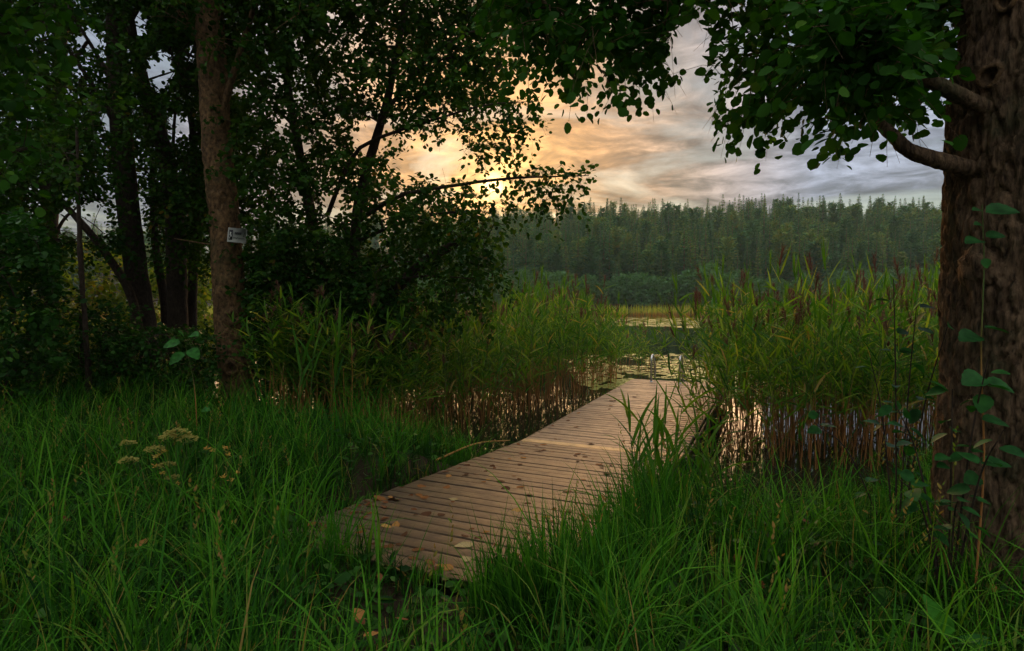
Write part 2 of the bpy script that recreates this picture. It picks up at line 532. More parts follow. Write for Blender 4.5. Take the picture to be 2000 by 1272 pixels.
SIGN_K = plain('sign_black', (0.012, 0.014, 0.016), 0.5)
SIGN_G = plain('sign_grey', (0.10, 0.11, 0.10), 0.5)


def ground_mat():
    m, t = new_mat('earth')
    g = N(t, 'ShaderNodeTexCoord').outputs['Object']
    a = N(t, 'ShaderNodeTexNoise', ins={'Vector': g, 'Scale': 3.0, 'Detail': 9.0, 'Roughness': 0.7}).outputs[0]
    b = N(t, 'ShaderNodeTexNoise', ins={'Vector': g, 'Scale': 40.0, 'Detail': 4.0, 'Roughness': 0.7}).outputs[0]
    c = ramp(t, a, [(0.3, (0.020, 0.014, 0.009)), (0.55, (0.045, 0.032, 0.018)), (0.75, (0.03, 0.055, 0.016))])
    c = mixc(t, 1.0, c, ramp(t, b, [(0.3, 0.6), (0.7, 1.4)]), 'MULTIPLY')
    bp = N(t, 'ShaderNodeBump', ins={'Strength': 0.8, 'Distance': 0.03, 'Height': b}).outputs[0]
    bs = N(t, 'ShaderNodeBsdfPrincipled', ins={'Base Color': c, 'Roughness': 0.95, 'Specular IOR Level': 0.1, 'Normal': bp})
    N(t, 'ShaderNodeOutputMaterial', ins={0: bs.outputs[0]})
    return m


def water_mat():
    m, t = new_mat('lake_water')
    g = N(t, 'ShaderNodeTexCoord').outputs['Object']
    mp = N(t, 'ShaderNodeMapping', ins={'Vector': g, 'Scale': (1, 0.6, 1)}).outputs[0]
    a = N(t, 'ShaderNodeTexNoise', ins={'Vector': mp, 'Scale': 2.2, 'Detail': 3.0, 'Roughness': 0.5}).outputs[0]
    bp = N(t, 'ShaderNodeBump', ins={'Strength': 0.10, 'Distance': 0.05, 'Height': a}).outputs[0]
    bs = N(t, 'ShaderNodeBsdfPrincipled', ins={'Base Color': (0.010, 0.012, 0.007, 1), 'Roughness': 0.035, 'IOR': 1.33, 'Specular IOR Level': 0.5, 'Normal': bp})
    N(t, 'ShaderNodeOutputMaterial', ins={0: bs.outputs[0]})
    return m


def scatter(name, meshes, pts, rots, scls, idx):
    """one object that sets the given meshes on points (for what nobody could count)"""
    src = bpy.data.collections.new(name + '_kinds')
    for k, me in enumerate(meshes):
        src.objects.link(bpy.data.objects.new('%s_kind_%02d' % (name, k), me))
    me = bpy.data.meshes.new(name)
    n = len(pts)
    me.vertices.add(n)
    me.vertices.foreach_set('co', np.asarray(pts, np.float32).ravel())
    for nm, typ, key, data in (('rot', 'FLOAT_VECTOR', 'vector', rots), ('scl', 'FLOAT_VECTOR', 'vector', scls), ('idx', 'INT', 'value', idx)):
        a = me.attributes.new(nm, typ, 'POINT')
        a.data.foreach_set(key, np.asarray(data, np.int32 if typ == 'INT' else np.float32).ravel())
    o = link(name, me)
    g = bpy.data.node_groups.new(name + '_scatter', 'GeometryNodeTree')
    g.interface.new_socket('Geometry', in_out='INPUT', socket_type='NodeSocketGeometry')
    g.interface.new_socket('Geometry', in_out='OUTPUT', socket_type='NodeSocketGeometry')
    gi, go = g.nodes.new('NodeGroupInput'), g.nodes.new('NodeGroupOutput')
    ci = g.nodes.new('GeometryNodeCollectionInfo')
    ci.inputs['Collection'].default_value = src
    ci.inputs['Separate Children'].default_value = True
    ci.inputs['Reset Children'].default_value = True
    ip = g.nodes.new('GeometryNodeInstanceOnPoints')
    ip.inputs['Pick Instance'].default_value = True

    def na(nm, typ):
        q = g.nodes.new('GeometryNodeInputNamedAttribute')
        q.data_type = typ
        q.inputs['Name'].default_value = nm
        return q.outputs['Attribute']
    er = g.nodes.new('FunctionNodeEulerToRotation')
    g.links.new(na('rot', 'FLOAT_VECTOR'), er.inputs[0])
    g.links.new(gi.outputs[0], ip.inputs['Points'])
    g.links.new(ci.outputs[0], ip.inputs['Instance'])
    g.links.new(na('idx', 'INT'), ip.inputs['Instance Index'])
    g.links.new(er.outputs[0], ip.inputs['Rotation'])
    g.links.new(na('scl', 'FLOAT_VECTOR'), ip.inputs['Scale'])
    g.links.new(ip.outputs[0], go.inputs[0])
    m = o.modifiers.new('scatter', 'NODES')
    m.node_group = g
    return o


# ------------------------------------------------------------------ terrain and lake
DOCK_J = np.array([0.166, 7.54])                 # left corner where ramp and platform meet
DD = np.array([0.409, 0.9125]); DD = DD / np.linalg.norm(DD)
DN = np.array([DD[1], -DD[0]])                   # to the right of the jetty
DOCK_W, RAMP_L, PLAT_L = 2.0, 4.2, 6.5
Z_PLAT, Z_RAMP = 0.40, 0.685


def dock_coords(x, y):
    a = (x - DOCK_J[0]) * DD[0] + (y - DOCK_J[1]) * DD[1]
    b = (x - DOCK_J[0]) * DN[0] + (y - DOCK_J[1]) * DN[1]
    return a, b


SHX = [-60, -14, -8, -4.5, -2, -0.8, 0.5, 1.5, 2.5, 4, 6, 10, 18, 60]
SHY = [40, 20, 13.5, 10.4, 8.9, 8.0, 6.7, 5.7, 5.6, 6.3, 8, 10.5, 13, 30]


def sstep(x, a, b):
    t = np.clip((x - a) / (b - a), 0, 1)
    return t * t * (3 - 2 * t)


def shore_d(x, y):
    return np.interp(x, SHX, SHY) - y


def ridge_h(x):
    return np.interp(x, [-900, -500, -250, -60, 60, 150, 260, 420, 900], [24, 27, 31, 37, 42, 47, 44, 41, 36])


def terrain(x, y):
    d = shore_d(x, y) + 0.35 * pn(np.stack([x * 0.5, y * 0.5, 0 * x], -1))
    land = 0.64 * sstep(d, -0.1, 2.4) + 0.10 * pn(np.stack([x * 0.8, y * 0.8, 0 * x + 5], -1)) * sstep(d, 0, 2)
    z = np.where(d > 0, land, -np.minimum(1.2, 0.45 * -d))
    a, b = dock_coords(x, y)
    zd = Z_PLAT + (Z_RAMP - Z_PLAT) * np.clip(-a / RAMP_L, 0, 1)
    near = sstep(b, -0.5, 0) * (1 - sstep(b, DOCK_W, DOCK_W + 0.5)) * sstep(a, -RAMP_L - 0.45, -RAMP_L - 0.1)
    z = np.where(near > 0, z * (1 - near) + np.minimum(z, zd - 0.14) * near, z)
    lip = (1 - sstep(np.abs(a + RAMP_L + 0.33), 0.30, 0.75)) * sstep(b, -0.6, 0.0) * (1 - sstep(b, DOCK_W, DOCK_W + 0.6)) * (a < -RAMP_L - 0.02)
    z = z * (1 - lip) + (Z_RAMP - 0.035) * lip
    far = sstep(y, 192, 206)
    t = np.clip((y - 200) / 210.0, 0, 1.6)
    hz = ridge_h(x * 1.0) * np.sin(np.minimum(t, 1.0) * math.pi / 2) ** 1.15 - np.maximum(t - 1, 0) * 20
    hz = hz + 4 * pn(np.stack([x * 0.012, y * 0.012, 0 * x + 2], -1)) * sstep(y, 210, 280)
    return z * (1 - far) + far * (hz + 0.6)


def geo(a, b, n, p):
    t = np.linspace(0, 1, n) ** p
    return a + (b - a) * t


xs = np.unique(np.concatenate([-geo(10, 900, 70, 2.5), np.arange(-10, 10.01, 0.2), geo(10, 900, 70, 2.5)]))
ys = np.unique(np.concatenate([-geo(4, 300, 20, 2.2), np.arange(-4, 15, 0.2), geo(15, 190, 40, 1.5), np.arange(191, 208, 2.0), geo(208, 700, 60, 1.2)]))
X, Y = np.meshgrid(xs, ys)
Zt = terrain(X.ravel(), Y.ravel())
nx, ny = len(xs), len(ys)
i, j = np.meshgrid(np.arange(ny - 1), np.arange(nx - 1), indexing='ij')
fa = np.stack([i * nx + j, i * nx + j + 1, (i + 1) * nx + j + 1, (i + 1) * nx + j], -1).reshape(-1, 4)
b = Buf(); b.add(np.stack([X.ravel(), Y.ravel(), Zt], -1), fa)
tag(b.build('ground', ground_mat(), smooth=True), 'dark earth bank, lake bed and the far wooded hillside', 'ground', kind='structure')

b = Buf(); b.add([[-900, 4.2, 0], [900, 4.2, 0], [900, 206, 0], [-900, 206, 0]], np.array([[0, 1, 2, 3]]))
tag(b.build('lake', water_mat()), 'calm dark lake water reflecting reeds and sky', 'lake', kind='structure')

# ------------------------------------------------------------------ jetty
jz = math.atan2(DD[1], DD[0])                    # direction of the jetty
ex = np.array([DN[0], DN[1], 0])                 # across
ey = np.array([DD[0], DD[1], 0])                 # along
jetty = empty('jetty', (*(DOCK_J + DN * 1.0), 0.0))
tag(jetty, 'weathered brown plank jetty running from the grassy bank out into the lake', 'jetty')
J0 = np.array([*(DOCK_J + DN * 1.0), 0.0])


def plank_mesh(w, L, th, mat, seed):
    r = np.random.default_rng(seed)
    bb = Buf()
    box(bb, (0, 0, 0), (L, w, th), bev=0.005)
    V = bb.v[0]
    V[:, 1] += 0.003 * pn(np.stack([V[:, 0] * 2 + seed, V[:, 1] * 0, V[:, 2] * 0], -1))
    return bb.mesh('plank', mat)


pm = [plank_mesh(0.136, L, 0.03, WOOD, k) for k, L in enumerate((2.0, 1.995, 2.008, 2.015, 1.988))]
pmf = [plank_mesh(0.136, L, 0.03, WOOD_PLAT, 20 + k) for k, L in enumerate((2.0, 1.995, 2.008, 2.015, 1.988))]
pm_pale = plank_mesh(0.15, 2.0, 0.036, WOOD_PALE, 9)
slope = math.atan2(Z_RAMP - Z_PLAT, RAMP_L)
pitchp = 0.146
kk = 0
s = 0.085
while s < PLAT_L:                                # level platform over the water
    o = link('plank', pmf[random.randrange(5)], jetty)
    o.location = Vector(ey * s + ex * random.uniform(-0.006, 0.006) + np.array([0, 0, Z_PLAT - 0.015 + random.uniform(-0.003, 0.003)]))
    o.rotation_euler = (random.uniform(-0.004, 0.004), random.uniform(-0.001, 0.001), jz - math.pi / 2 + random.uniform(-0.0025, 0.0025))
    s += pitchp
o = link('plank', pm_pale, jetty)
o['label'] = 'pale yellow newer plank across the joint of the jetty'
o.location = Vector(ey * -0.075 + np.array([0, 0, Z_PLAT - 0.008]))
o.rotation_euler = (0, 0, jz - math.pi / 2)
s = 0.075 + 0.15
while s < RAMP_L:                                # ramp up to the bank
    o = link('plank', pm[random.randrange(5)], jetty)
    z = Z_PLAT + (Z_RAMP - Z_PLAT) * s / RAMP_L
    o.location = Vector(-ey * s + ex * random.uniform(-0.01, 0.01) + np.array([0, 0, z - 0.015 + random.uniform(-0.003, 0.003)]))
    o.rotation_euler = (Matrix.Rotation(jz - math.pi / 2 + random.uniform(-0.004, 0.004), 3, 'Z') @ Matrix.Rotation(-slope + random.uniform(-0.012, 0.012), 3, 'X')).to_euler()
    s += pitchp
Rj = np.stack([ex, ey, np.array([0, 0, 1.0])], 1)
for off in (-0.94, 0.0, 0.94):
    b = Buf(); box(b, ey * (PLAT_L / 2) + ex * off + np.array([0, 0, Z_PLAT - 0.032 - 0.085]), (0.07, PLAT_L - 0.03, 0.17), Rj, 0.006)
    b.build('beam', WOOD_DARK, jetty)
    b = Buf()
    c, sn = math.cos(slope), math.sin(slope)
    Rr = np.stack([ex, ey * c + np.array([0, 0, -sn]), ey * sn + np.array([0, 0, c])], 1)
    box(b, -ey * (RAMP_L / 2 + 0.03) + ex * off + np.array([0, 0, (Z_PLAT + Z_RAMP) / 2 - 0.034 - 0.075]), (0.07, RAMP_L - 0.1, 0.15), Rr, 0.006)
    b.build('beam', WOOD_DARK, jetty)
for side in (-1, 1):                             # edge boards of the platform
    b = Buf(); box(b, ey * (PLAT_L / 2) + ex * side * 1.035 + np.array([0, 0, Z_PLAT - 0.12]), (0.028, PLAT_L + 0.02, 0.20), Rj, 0.005)
    b.build('edge_board', WOOD_DARK if side > 0 else WOOD, jetty)
b = Buf(); box(b, ey * (PLAT_L + 0.03) + np.array([0, 0, Z_PLAT - 0.12]), (2.02, 0.028, 0.2), Rj, 0.005); b.build('edge_board', WOOD, jetty)
for k, a in enumerate((0.75, 2.9, 5.2)):
    for off in (-0.6, 0.6):
        b = Buf(); box(b, ey * a + ex * off + np.array([0, 0, 0.06]), (0.62, 1.25, 0.34), Rj, 0.06)
        b.build('float', FLOATM, jetty)
for a, off in ((-1.9, -0.9), (-1.9, 0.9)):
    b = Buf(); tube(b, [ey * a + ex * off + np.array([0, 0, -0.9]), ey * a + ex * off + np.array([0, 0, 0.36])], 0.06, 10, cap=True)
    b.build('post', WOOD_DARK, jetty, smooth=False)

# bathing ladder at the far end
lad = empty('bathing_ladder', Vector(J0 + ey * (PLAT_L - 0.15) + np.array([0, 0, Z_PLAT])))
tag(lad, 'steel bathing ladder with two hooped handrails at the far end of the jetty', 'ladder')
lx = -0.53
for q, off in enumerate((lx, lx + 0.62)):
    b = Buf()
    pts = [ey * -0.22 + ex * off + np.array([0, 0, 0.002]), ey * -0.22 + ex * off + np.array([0, 0, 0.42])]
    for t in np.linspace(0, math.pi, 9):
        pts.append(ey * (-0.06 - 0.16 * math.cos(t)) + ex * off + np.array([0, 0, 0.46 + 0.13 * math.sin(t)]))
    pts += [ey * 0.24 + ex * off + np.array([0, 0, 0.30]), ey * 0.25 + ex * off + np.array([0, 0, -0.1]), ey * 0.25 + ex * off + np.array([0, 0, -1.2])]
    tube(b, pts, 0.021, 10, cap=True)
    rail = b.build('handrail', STEEL, lad, smooth=True)
    b = Buf(); tube(b, [ey * -0.22 + ex * off, ey * -0.22 + ex * off + np.array([0, 0, 0.012])], 0.05, 12, cap=True)
    b.build('foot_plate', STEEL, rail)
for z in (-0.35, -0.62, -0.89):
    b = Buf(); box(b, ey * 0.25 + ex * (lx + 0.31) + np.array([0, 0, z]), (0.6, 0.07, 0.03), Rj, 0.005)
    b.build('step', STEEL, lad)


def on_jetty(a, bb):
    """world point on the deck: a along (from the joint), bb across from the left edge"""
    z = Z_PLAT + (0 if a > 0 else (Z_RAMP - Z_PLAT) * -a / RAMP_L)
    p = DOCK_J + DD * a + DN * bb
    return np.array([p[0], p[1], z])


# ------------------------------------------------------------------ crowns
def skeleton_nodes(polys):
    P, par, rad0 = [], [], []
    for pts in polys:
        pts = np.asarray(pts, float)
        seg = np.linalg.norm(np.diff(pts, axis=0), axis=1)
        cum = np.concatenate([[0], np.cumsum(seg)])
        n = max(3, int(cum[-1] / 0.15))
        tt = np.linspace(0, cum[-1], n)
        q = np.stack([np.interp(tt, cum, pts[:, k]) for k in range(3)], -1)
        P.append(q)
    return np.vstack(P)


def smooth_path(pts, n=24):
    pts = np.asarray(pts, float)
    t = np.linspace(0, 1, len(pts))
    tt = np.linspace(0, 1, n)
    m = np.gradient(pts, t, axis=0)
    out = []
    for q in tt:
        k = min(int(q * (len(pts) - 1)), len(pts) - 2)
        h = t[k + 1] - t[k]
        u = (q - t[k]) / h
        out.append((2 * u**3 - 3 * u**2 + 1) * pts[k] + (u**3 - 2 * u**2 + u) * h * m[k] + (-2 * u**3 + 3 * u**2) * pts[k + 1] + (u**3 - u**2) * h * m[k + 1])
    return np.array(out)


def crown(limbs, targets, r, spray=0.5, per=16, leaf=0.08, shape=LEAF_SMALL, droop=0.35, keep=None, tw=0.0022, tint0=0.5, gather=0.9):
    """leafy sprays at the targets, each joined by a twig to the nearest point of the limbs grown so far"""
    P = skeleton_nodes(limbs)
    n0 = len(P)
    NT = len(targets)
    sub = 3
    nodes = np.zeros((n0 + NT * sub, 3)); nodes[:n0] = P
    par = np.full(len(nodes), -1)
    w = np.zeros(len(nodes))
    d0 = np.empty(NT)
    for c in range(0, NT, 400):
        d0[c:c + 400] = np.min(np.linalg.norm(targets[c:c + 400, None] - P[None], axis=2), 1)
    cnt = n0
    paths, dirs = [], np.zeros((NT, 3))
    for k in np.argsort(d0):
        p = targets[k]
        dd = np.linalg.norm(nodes[:cnt] - p, axis=1)
        dd[:n0] *= gather
        q = int(np.argmin(dd + 0.25 * np.maximum(0, nodes[:cnt, 2] - p[2])))
        a = nodes[q]
        L = np.linalg.norm(p - a)
        mid = (a + p) / 2 + np.array([0, 0, 0.12 * L]) + r.normal(0, 0.06 * L, 3)
        ts = np.linspace(0, 1, sub + 1)[1:, None]
        seg = (1 - ts) ** 2 * a + 2 * ts * (1 - ts) * mid + ts ** 2 * p
        nodes[cnt:cnt + sub] = seg
        par[cnt] = q
        par[cnt + 1:cnt + sub] = np.arange(cnt, cnt + sub - 1)
        paths.append((q, cnt))
        w[cnt + sub - 1] = 1
        dv = unit(p - mid)
        dirs[k] = dv
        cnt += sub
    for k in range(cnt - 1, n0 - 1, -1):
        if par[k] >= 0:
            w[par[k]] += w[k]
    ends = np.array([c + sub - 1 for _, c in paths])
    lost = set() if keep is None else set(ends[~keep(nodes[ends])].tolist())
    tb = Buf()
    for q, c in paths:
        if w[c + sub - 1] <= 1 and (c + sub - 1) in lost:
            continue
        idx = [q] + list(range(c, c + sub))
        rr = tw * np.sqrt(w[c:c + sub])
        tube(tb, nodes[idx], np.concatenate([[rr[0]], rr]), 3)
    # sprays
    lb = Buf()
    hv = unit(dirs + r.normal(0, 0.45, (NT, 3)) + np.array([0, 0, -0.1]))
    Ls = spray * r.uniform(0.6, 1.25, NT)
    ts = (np.arange(per) + 0.5) / per
    ts = ts[None] + r.normal(0, 0.04, (NT, per))
    base = targets[:, None] + (hv * Ls[:, None])[:, None] * (ts[..., None] - 0.25)
    base[..., 2] -= droop * Ls[:, None] * np.clip(ts, 0, 1.2) ** 2
    side = unit(np.cross(hv, np.array([0, 0, 1.0]) + r.normal(0, 0.3, (NT, 3))))
    sg = np.where(np.arange(per) % 2 == 0, 1.0, -1.0)[None, :, None]
    D = hv[:, None] * 0.6 + side[:, None] * sg * r.uniform(0.4, 1.1, (NT, per, 1)) + r.normal(0, 0.35, (NT, per, 3)) + np.array([0, 0, -0.30])
    Nn = np.array([0, 0, 1.0]) + r.normal(0, 0.6, (NT, per, 3))
    base = base + side[:, None] * sg * 0.02 + r.normal(0, 0.03, (NT, per, 3))
    tint = np.clip(tint0 + r.normal(0, 0.16, (NT, 1)) + r.normal(0, 0.14, (NT, per)), 0, 1)
    Pp, D, Nn, tint = base.reshape(-1, 3), D.reshape(-1, 3), Nn.reshape(-1, 3), tint.ravel()
    S = leaf * r.uniform(0.6, 1.2, len(Pp))
    full = np.ones(NT, bool)
    if keep is not None:
        ok = keep(Pp)
        full = ok.reshape(NT, per).mean(1) > 0.55
        ok &= np.repeat(ok.reshape(NT, per).mean(1) > 0.55, per)
        Pp, D, Nn, tint, S = Pp[ok], D[ok], Nn[ok], tint[ok], S[ok]
    leaves(lb, Pp, D, Nn, S, shape, tint)
    for k in np.where(full)[0]:
        if NT < 400 or leaf > 0.09 or shape is LEAF_OVAL:
            tt = np.array([-0.25, 0.2, 0.7])
            pts = targets[k] + hv[k] * Ls[k] * tt[:, None]
            pts[:, 2] -= droop * Ls[k] * np.clip(tt + 0.25, 0, 1.2) ** 2
            tube(tb, pts, [tw * 1.0, tw * 0.8, tw * 0.5], 3)
    return lb, tb


def crown_targets(poly, n, y0, y1, r, thr=-0.15, scale=1.1, gaps=()):
    out = []
    while sum(map(len, out)) < n:
        q = sample_poly(poly, n, r)
        y = r.uniform(y0, y1, n)
        ok = np.ones(n, bool)
        for gx, gy, rx, ry in gaps:
            ok &= ((q[:, 0] - gx) / rx) ** 2 + ((q[:, 1] - gy) / ry) ** 2 > 1
        P = P_(q[:, 0], q[:, 1], y)
        ok &= pn(P * scale + 11.3) > thr
        out.append(P[ok])
    return np.vstack(out)[:n]


def keep_gaps(gaps, r, prob=0.93):
    def f(Pp):
        x, y = pix(Pp)
        ok = np.ones(len(Pp), bool)
        for gx, gy, rx, ry in gaps:
            wob = 1 + 1.1 * pn(np.stack([x * 0.035, y * 0.035, 0 * x + gx * 0.01], -1)) + 0.6 * pn(np.stack([x * 0.11, y * 0.11, 0 * x + gy * 0.01], -1))
            ok &= (((x - gx) / rx) ** 2 + ((y - gy) / ry) ** 2 > np.maximum(wob, 0.1) ** 2) | (r.random(len(Pp)) > prob)
        return ok
    return f


def trunk_mesh(path, radii, sides, n, amp, seed, fq=(9, 9, 2.0), knots=()):
    """bark-covered stem: path and radii sampled n times, relief from ridged noise"""
    pts = smooth_path(path, n)
    rad = np.interp(np.linspace(0, 1, n), np.linspace(0, 1, len(radii)), radii)
    tan = unit(np.gradient(pts, axis=0))
    a = unit(np.cross(tan, np.array([0.0, 1.0, 0.0]) + 0 * tan))
    bvec = np.cross(tan, a)
    th = np.linspace(0, 2 * math.pi, sides, endpoint=False)
    ring = a[:, None] * np.cos(th)[None, :, None] + bvec[:, None] * np.sin(th)[None, :, None]
    V = pts[:, None] + ring * rad[:, None, None]
    f = np.array(fq)
    w = V + 0.05 * pn(V * 5 + seed)[..., None]
    r1 = np.abs(pn(w * f + seed)) * 2.2
    r2 = np.abs(pn(w * f * np.array([2.1, 2.1, 2.6]) + seed + 5)) * 2.2
    d = amp * (np.minimum(r1 / 0.45, 1) ** 0.6 + 0.45 * np.minimum(r2 / 0.5, 1) - 1.0) + 1.2 * amp * pn(V * 3.0 + seed + 9)
    for kc, kr, kh in knots:
        dist = np.linalg.norm(V - kc, axis=-1)
        d = d * (1 - 0.7 * np.exp(-(dist / (kr * 1.5)) ** 4)) + kh * np.exp(-((dist - kr) / (kr * 0.33)) ** 2) - kh * 0.9 * np.exp(-(dist / (kr * 0.6)) ** 2)
    V = V + ring * d[..., None]
    bb = Buf()
    i, j = np.meshgrid(np.arange(n - 1), np.arange(sides), indexing='ij')
    k = (j + 1) % sides
    bb.add(V, np.stack([i * sides + j, i * sides + k, (i + 1) * sides + k, (i + 1) * sides + j], -1).reshape(-1, 4))
    return bb


def make_tree(name, label, loc, trunks, limbs, parts, bark, leafm, group=None, cat='tree', smooth=True):
    t = empty(name, loc)
    tag(t, label, cat, group)
    for tb in trunks:
        rebase(tb, t).build('trunk', bark, t, smooth=smooth)
    for pts, r0, r1 in limbs:
        if r0 > 0.040:
            b = trunk_mesh(pts, np.linspace(r0, r1, 6), 20, 70, 0.006, 17.0, fq=(12, 12, 7))
        else:
            b = Buf(); tube(b, smooth_path(pts, 14), np.linspace(r0, r1, 14), 8)
        rebase(b, t).build('branch', bark, t, smooth=True)
    for lb, tb in parts:
        o = rebase(lb, t).build('crown', leafm, t)
        o['kind'] = 'stuff'
        rebase(tb, t).build('twigs', bark, o)['kind'] = 'stuff'
    return t


# --- the big trunk at the right edge
r = np.random.default_rng(21)
BX, BY = 2.80, 3.12
knot1 = P_(1921, 150, 2.80)
knot2 = P_(1945, 15, 2.82)
path = [(BX + 0.05, BY, 0.35), (BX + 0.02, BY, 1.0), (BX + 0.0, BY, 2.0), (BX + 0.0, BY, 3.0), (BX + 0.03, BY, 4.0), (BX + 0.0, BY + 0.1, 5.6), (BX - 0.1, BY + 0.2, 8.0)]
front = lambda x, z: np.array([x, BY - math.sqrt(max(0.41**2 - (x - BX) ** 2, 0.01)), z])
kA, kB = front(2.412, 3.33), front(2.435, 3.67)
burl = np.array([BX - 0.385, BY - 0.08, 2.38])
big = trunk_mesh(path, [0.47, 0.425, 0.41, 0.405, 0.40, 0.38, 0.28], 260, 440, 0.036, 3.0, fq=(21, 21, 4.2), knots=[(kA, 0.055, 0.030), (kB, 0.045, 0.022), (burl, 0.001, 0.0)])
limbs = [
    ([(BX - 0.30, BY - 0.05, 2.86), P_(1790, 300, 3.1), P_(1740, 262, 3.2), P_(1690, 215, 3.4), P_(1560, 150, 3.8), P_(1440, 150, 4.2)], 0.046, 0.010),
    ([(BX - 0.25, BY - 0.10, 3.12), P_(1800, 150, 3.0), P_(1720, 108, 3.1), P_(1600, 50, 3.4), P_(1450, -20, 3.8), P_(1250, -10, 4.2), P_(1120, 60, 4.4)], 0.042, 0.008),
    ([(BX - 0.1, BY + 0.1, 4.3), P_(1750, -200, 3.6), P_(1500, -330, 4.0), P_(1200, -280, 4.4), P_(1020, -150, 4.8)], 0.09, 0.015),
    ([(BX + 0.1, BY + 0.1, 4.6), (3.6, 3.5, 5.3), (4.8, 3.8, 5.8)], 0.08, 0.02),
    ([(BX, BY - 0.1, 4.8), (2.3, 2.2, 5.6), (1.6, 1.2, 6.2)], 0.08, 0.02),
]
R1 = [(1372, -420), (2400, -420), (2400, 240), (1840, 200), (1800, 205), (1762, 215), (1735, 235), (1700, 245), (1650, 240), (1610, 210), (1560, 200), (1520, 222), (1450, 195), (1400, 185), (1383, 120), (1392, 30)]
R2 = [(1000, -420), (1400, -420), (1395, 10), (1338, 10), (1322, 80), (1290, 125), (1250, 130), (1180, 122), (1100, 118), (1040, 85), (985, 30), (970, -100)]
gapsR = [(1350, 120, 40, 85), (1350, 250, 46, 90)]
tg = np.vstack([crown_targets(R1, 1150, 3.0, 5.3, r, -0.30, 1.2, gapsR), crown_targets(R2, 600, 3.3, 5.3, r, -0.30, 1.2, gapsR)])
tg = np.vstack([tg, crown_targets([(1540, -20), (1700, 10), (1800, 110), (1740, 190), (1600, 130)], 70, 2.55, 3.0, r, -0.4, 1.2)])
out = r.uniform([-0.5, 1.2, 5.2], [5.5, 5.5, 8.0], (260, 3))
out = out[out[:, 2] > 4.4 + 0.12 * out[:, 1]]
tg = np.vstack([tg, out])
parts = [crown([l[0] for l in limbs], tg, r, spray=0.42, per=18, leaf=0.066, shape=LEAF_OVAL, droop=0.35, keep=keep_gaps(gapsR + [(1785, 312, 85, 62), (1945, 130, 95, 260), (1500, 420, 400, 70), (1300, 300, 100, 60)], r, 1.0), tw=0.0024, tint0=0.45)]
bt = make_tree('linden_tree', 'massive deeply furrowed trunk at the right edge with leafy boughs overhanging the water', (BX, BY, 0.55), [big], limbs, parts, BARK_BIG, G_LIND, smooth=True)
for kc, rr in ((kA, 0.05), (kB, 0.04)):
    b = Buf()
    th = np.linspace(0, 2 * math.pi, 25)
    nrm = unit(np.array([kc[0] - BX, kc[1] - BY, 0.0]))
    tx = np.cross(np.array([0, 0, 1.0]), nrm)
    ring = kc + nrm * 0.012 + rr * (np.cos(th)[:, None] * tx + 1.0 * np.sin(th)[:, None] * np.array([0, 0, 1.0])) * (1 + 0.08 * np.sin(3 * th))[:, None]
    tube(b, ring, 0.013, 8)
    k = rebase(b, bt).build('knot', BARK_ALDER, bt, smooth=True)
b = Buf()                                          # burl on the left flank
uu, vv = np.meshgrid(np.linspace(0, 2 * math.pi, 28), np.linspace(0.02, math.pi - 0.02, 18), indexing='ij')
S = np.stack([np.sin(vv) * np.cos(uu), np.sin(vv) * np.sin(uu), np.cos(vv)], -1)
V = burl + S * np.array([0.075, 0.09, 0.12]) * (1 + 0.6 * pn(S * 2.5 + 4))[..., None]
i, j = np.meshgrid(np.arange(27), np.arange(17), indexing='ij')
b.add(V, np.stack([i * 18 + j, i * 18 + j + 1, (i + 1) * 18 + j + 1, (i + 1) * 18 + j], -1).reshape(-1, 4))
rebase(b, bt).build('burl', BARK_BIG, bt, smooth=True)

# --- the tree that carries the sign
r = np.random.default_rng(22)
SX, SY = -4.30, 9.1
kn = [(P_(452, 550, 8.85), 0.09, 0.05), (P_(455, 620, 8.84), 0.11, 0.05), (P_(450, 720, 8.83), 0.09, 0.05), (P_(436, 380, 8.88), 0.06, 0.03)]
path = [(SX + 0.02, SY, 0.2), (SX, SY, 0.9), P_(452, 640, SY), P_(440, 450, SY), P_(425, 300, SY), P_(413, 100, SY), P_(408, -60, SY), P_(400, -400, SY)]
st = trunk_mesh(path, [0.31, 0.25, 0.24, 0.22, 0.21, 0.20, 0.19, 0.14], 100, 320, 0.014, 8.0, fq=(6, 6, 5.0), knots=kn)
limbs = [
    ([P_(425, 250, SY), P_(470, 100, 8.9), P_(520, -40, 8.6), P_(620, -180, 8.4)], 0.06, 0.012),
    ([P_(415, 120, SY), P_(350, 20, 9.0), P_(260, -120, 8.6)], 0.06, 0.012),
    ([P_(405, -150, SY), P_(500, -300, 8.4), P_(640, -420, 8.0)], 0.07, 0.015),
    ([P_(404, -220, SY), P_(300, -380, 9.4), P_(200, -480, 9.4)], 0.07, 0.015),
    ([P_(430, 478, 9.0), P_(400, 476, 8.9), P_(340, 466, 8.8)], 0.016, 0.006),
]
SHR = 0.75
poly = [(150, -600), (760, -600), (700, -40), (560, 90), (470, 130), (380, 60), (260, 40)]
gaps = [(350, 250, 32, 36), (310, 140, 38, 44), (270, 45, 26, 36), (175, 78, 42, 32), (370, 100, 14, 24), (215, 240, 18, 30), (155, 425, 78, 40), (95, 360, 20, 14), (480, 180, 22, 22), (235, 395, 20, 12), (530, 105, 26, 12), (460, 170, 14, 20), (545, 250, 16, 22), (75, 150, 5, 5)]
gaps = [(a_, b_, c_ * SHR, d_ * SHR) for a_, b_, c_, d_ in gaps]
tg = crown_targets(poly, 1500, 7.8, 10.6, r, -0.2, 0.9, gaps)
parts = [crown([l[0] for l in limbs] + [np.array(path)[4:]], tg, r, spray=0.5, per=18, leaf=0.078, keep=keep_gaps(gaps, r), tint0=0.4)]
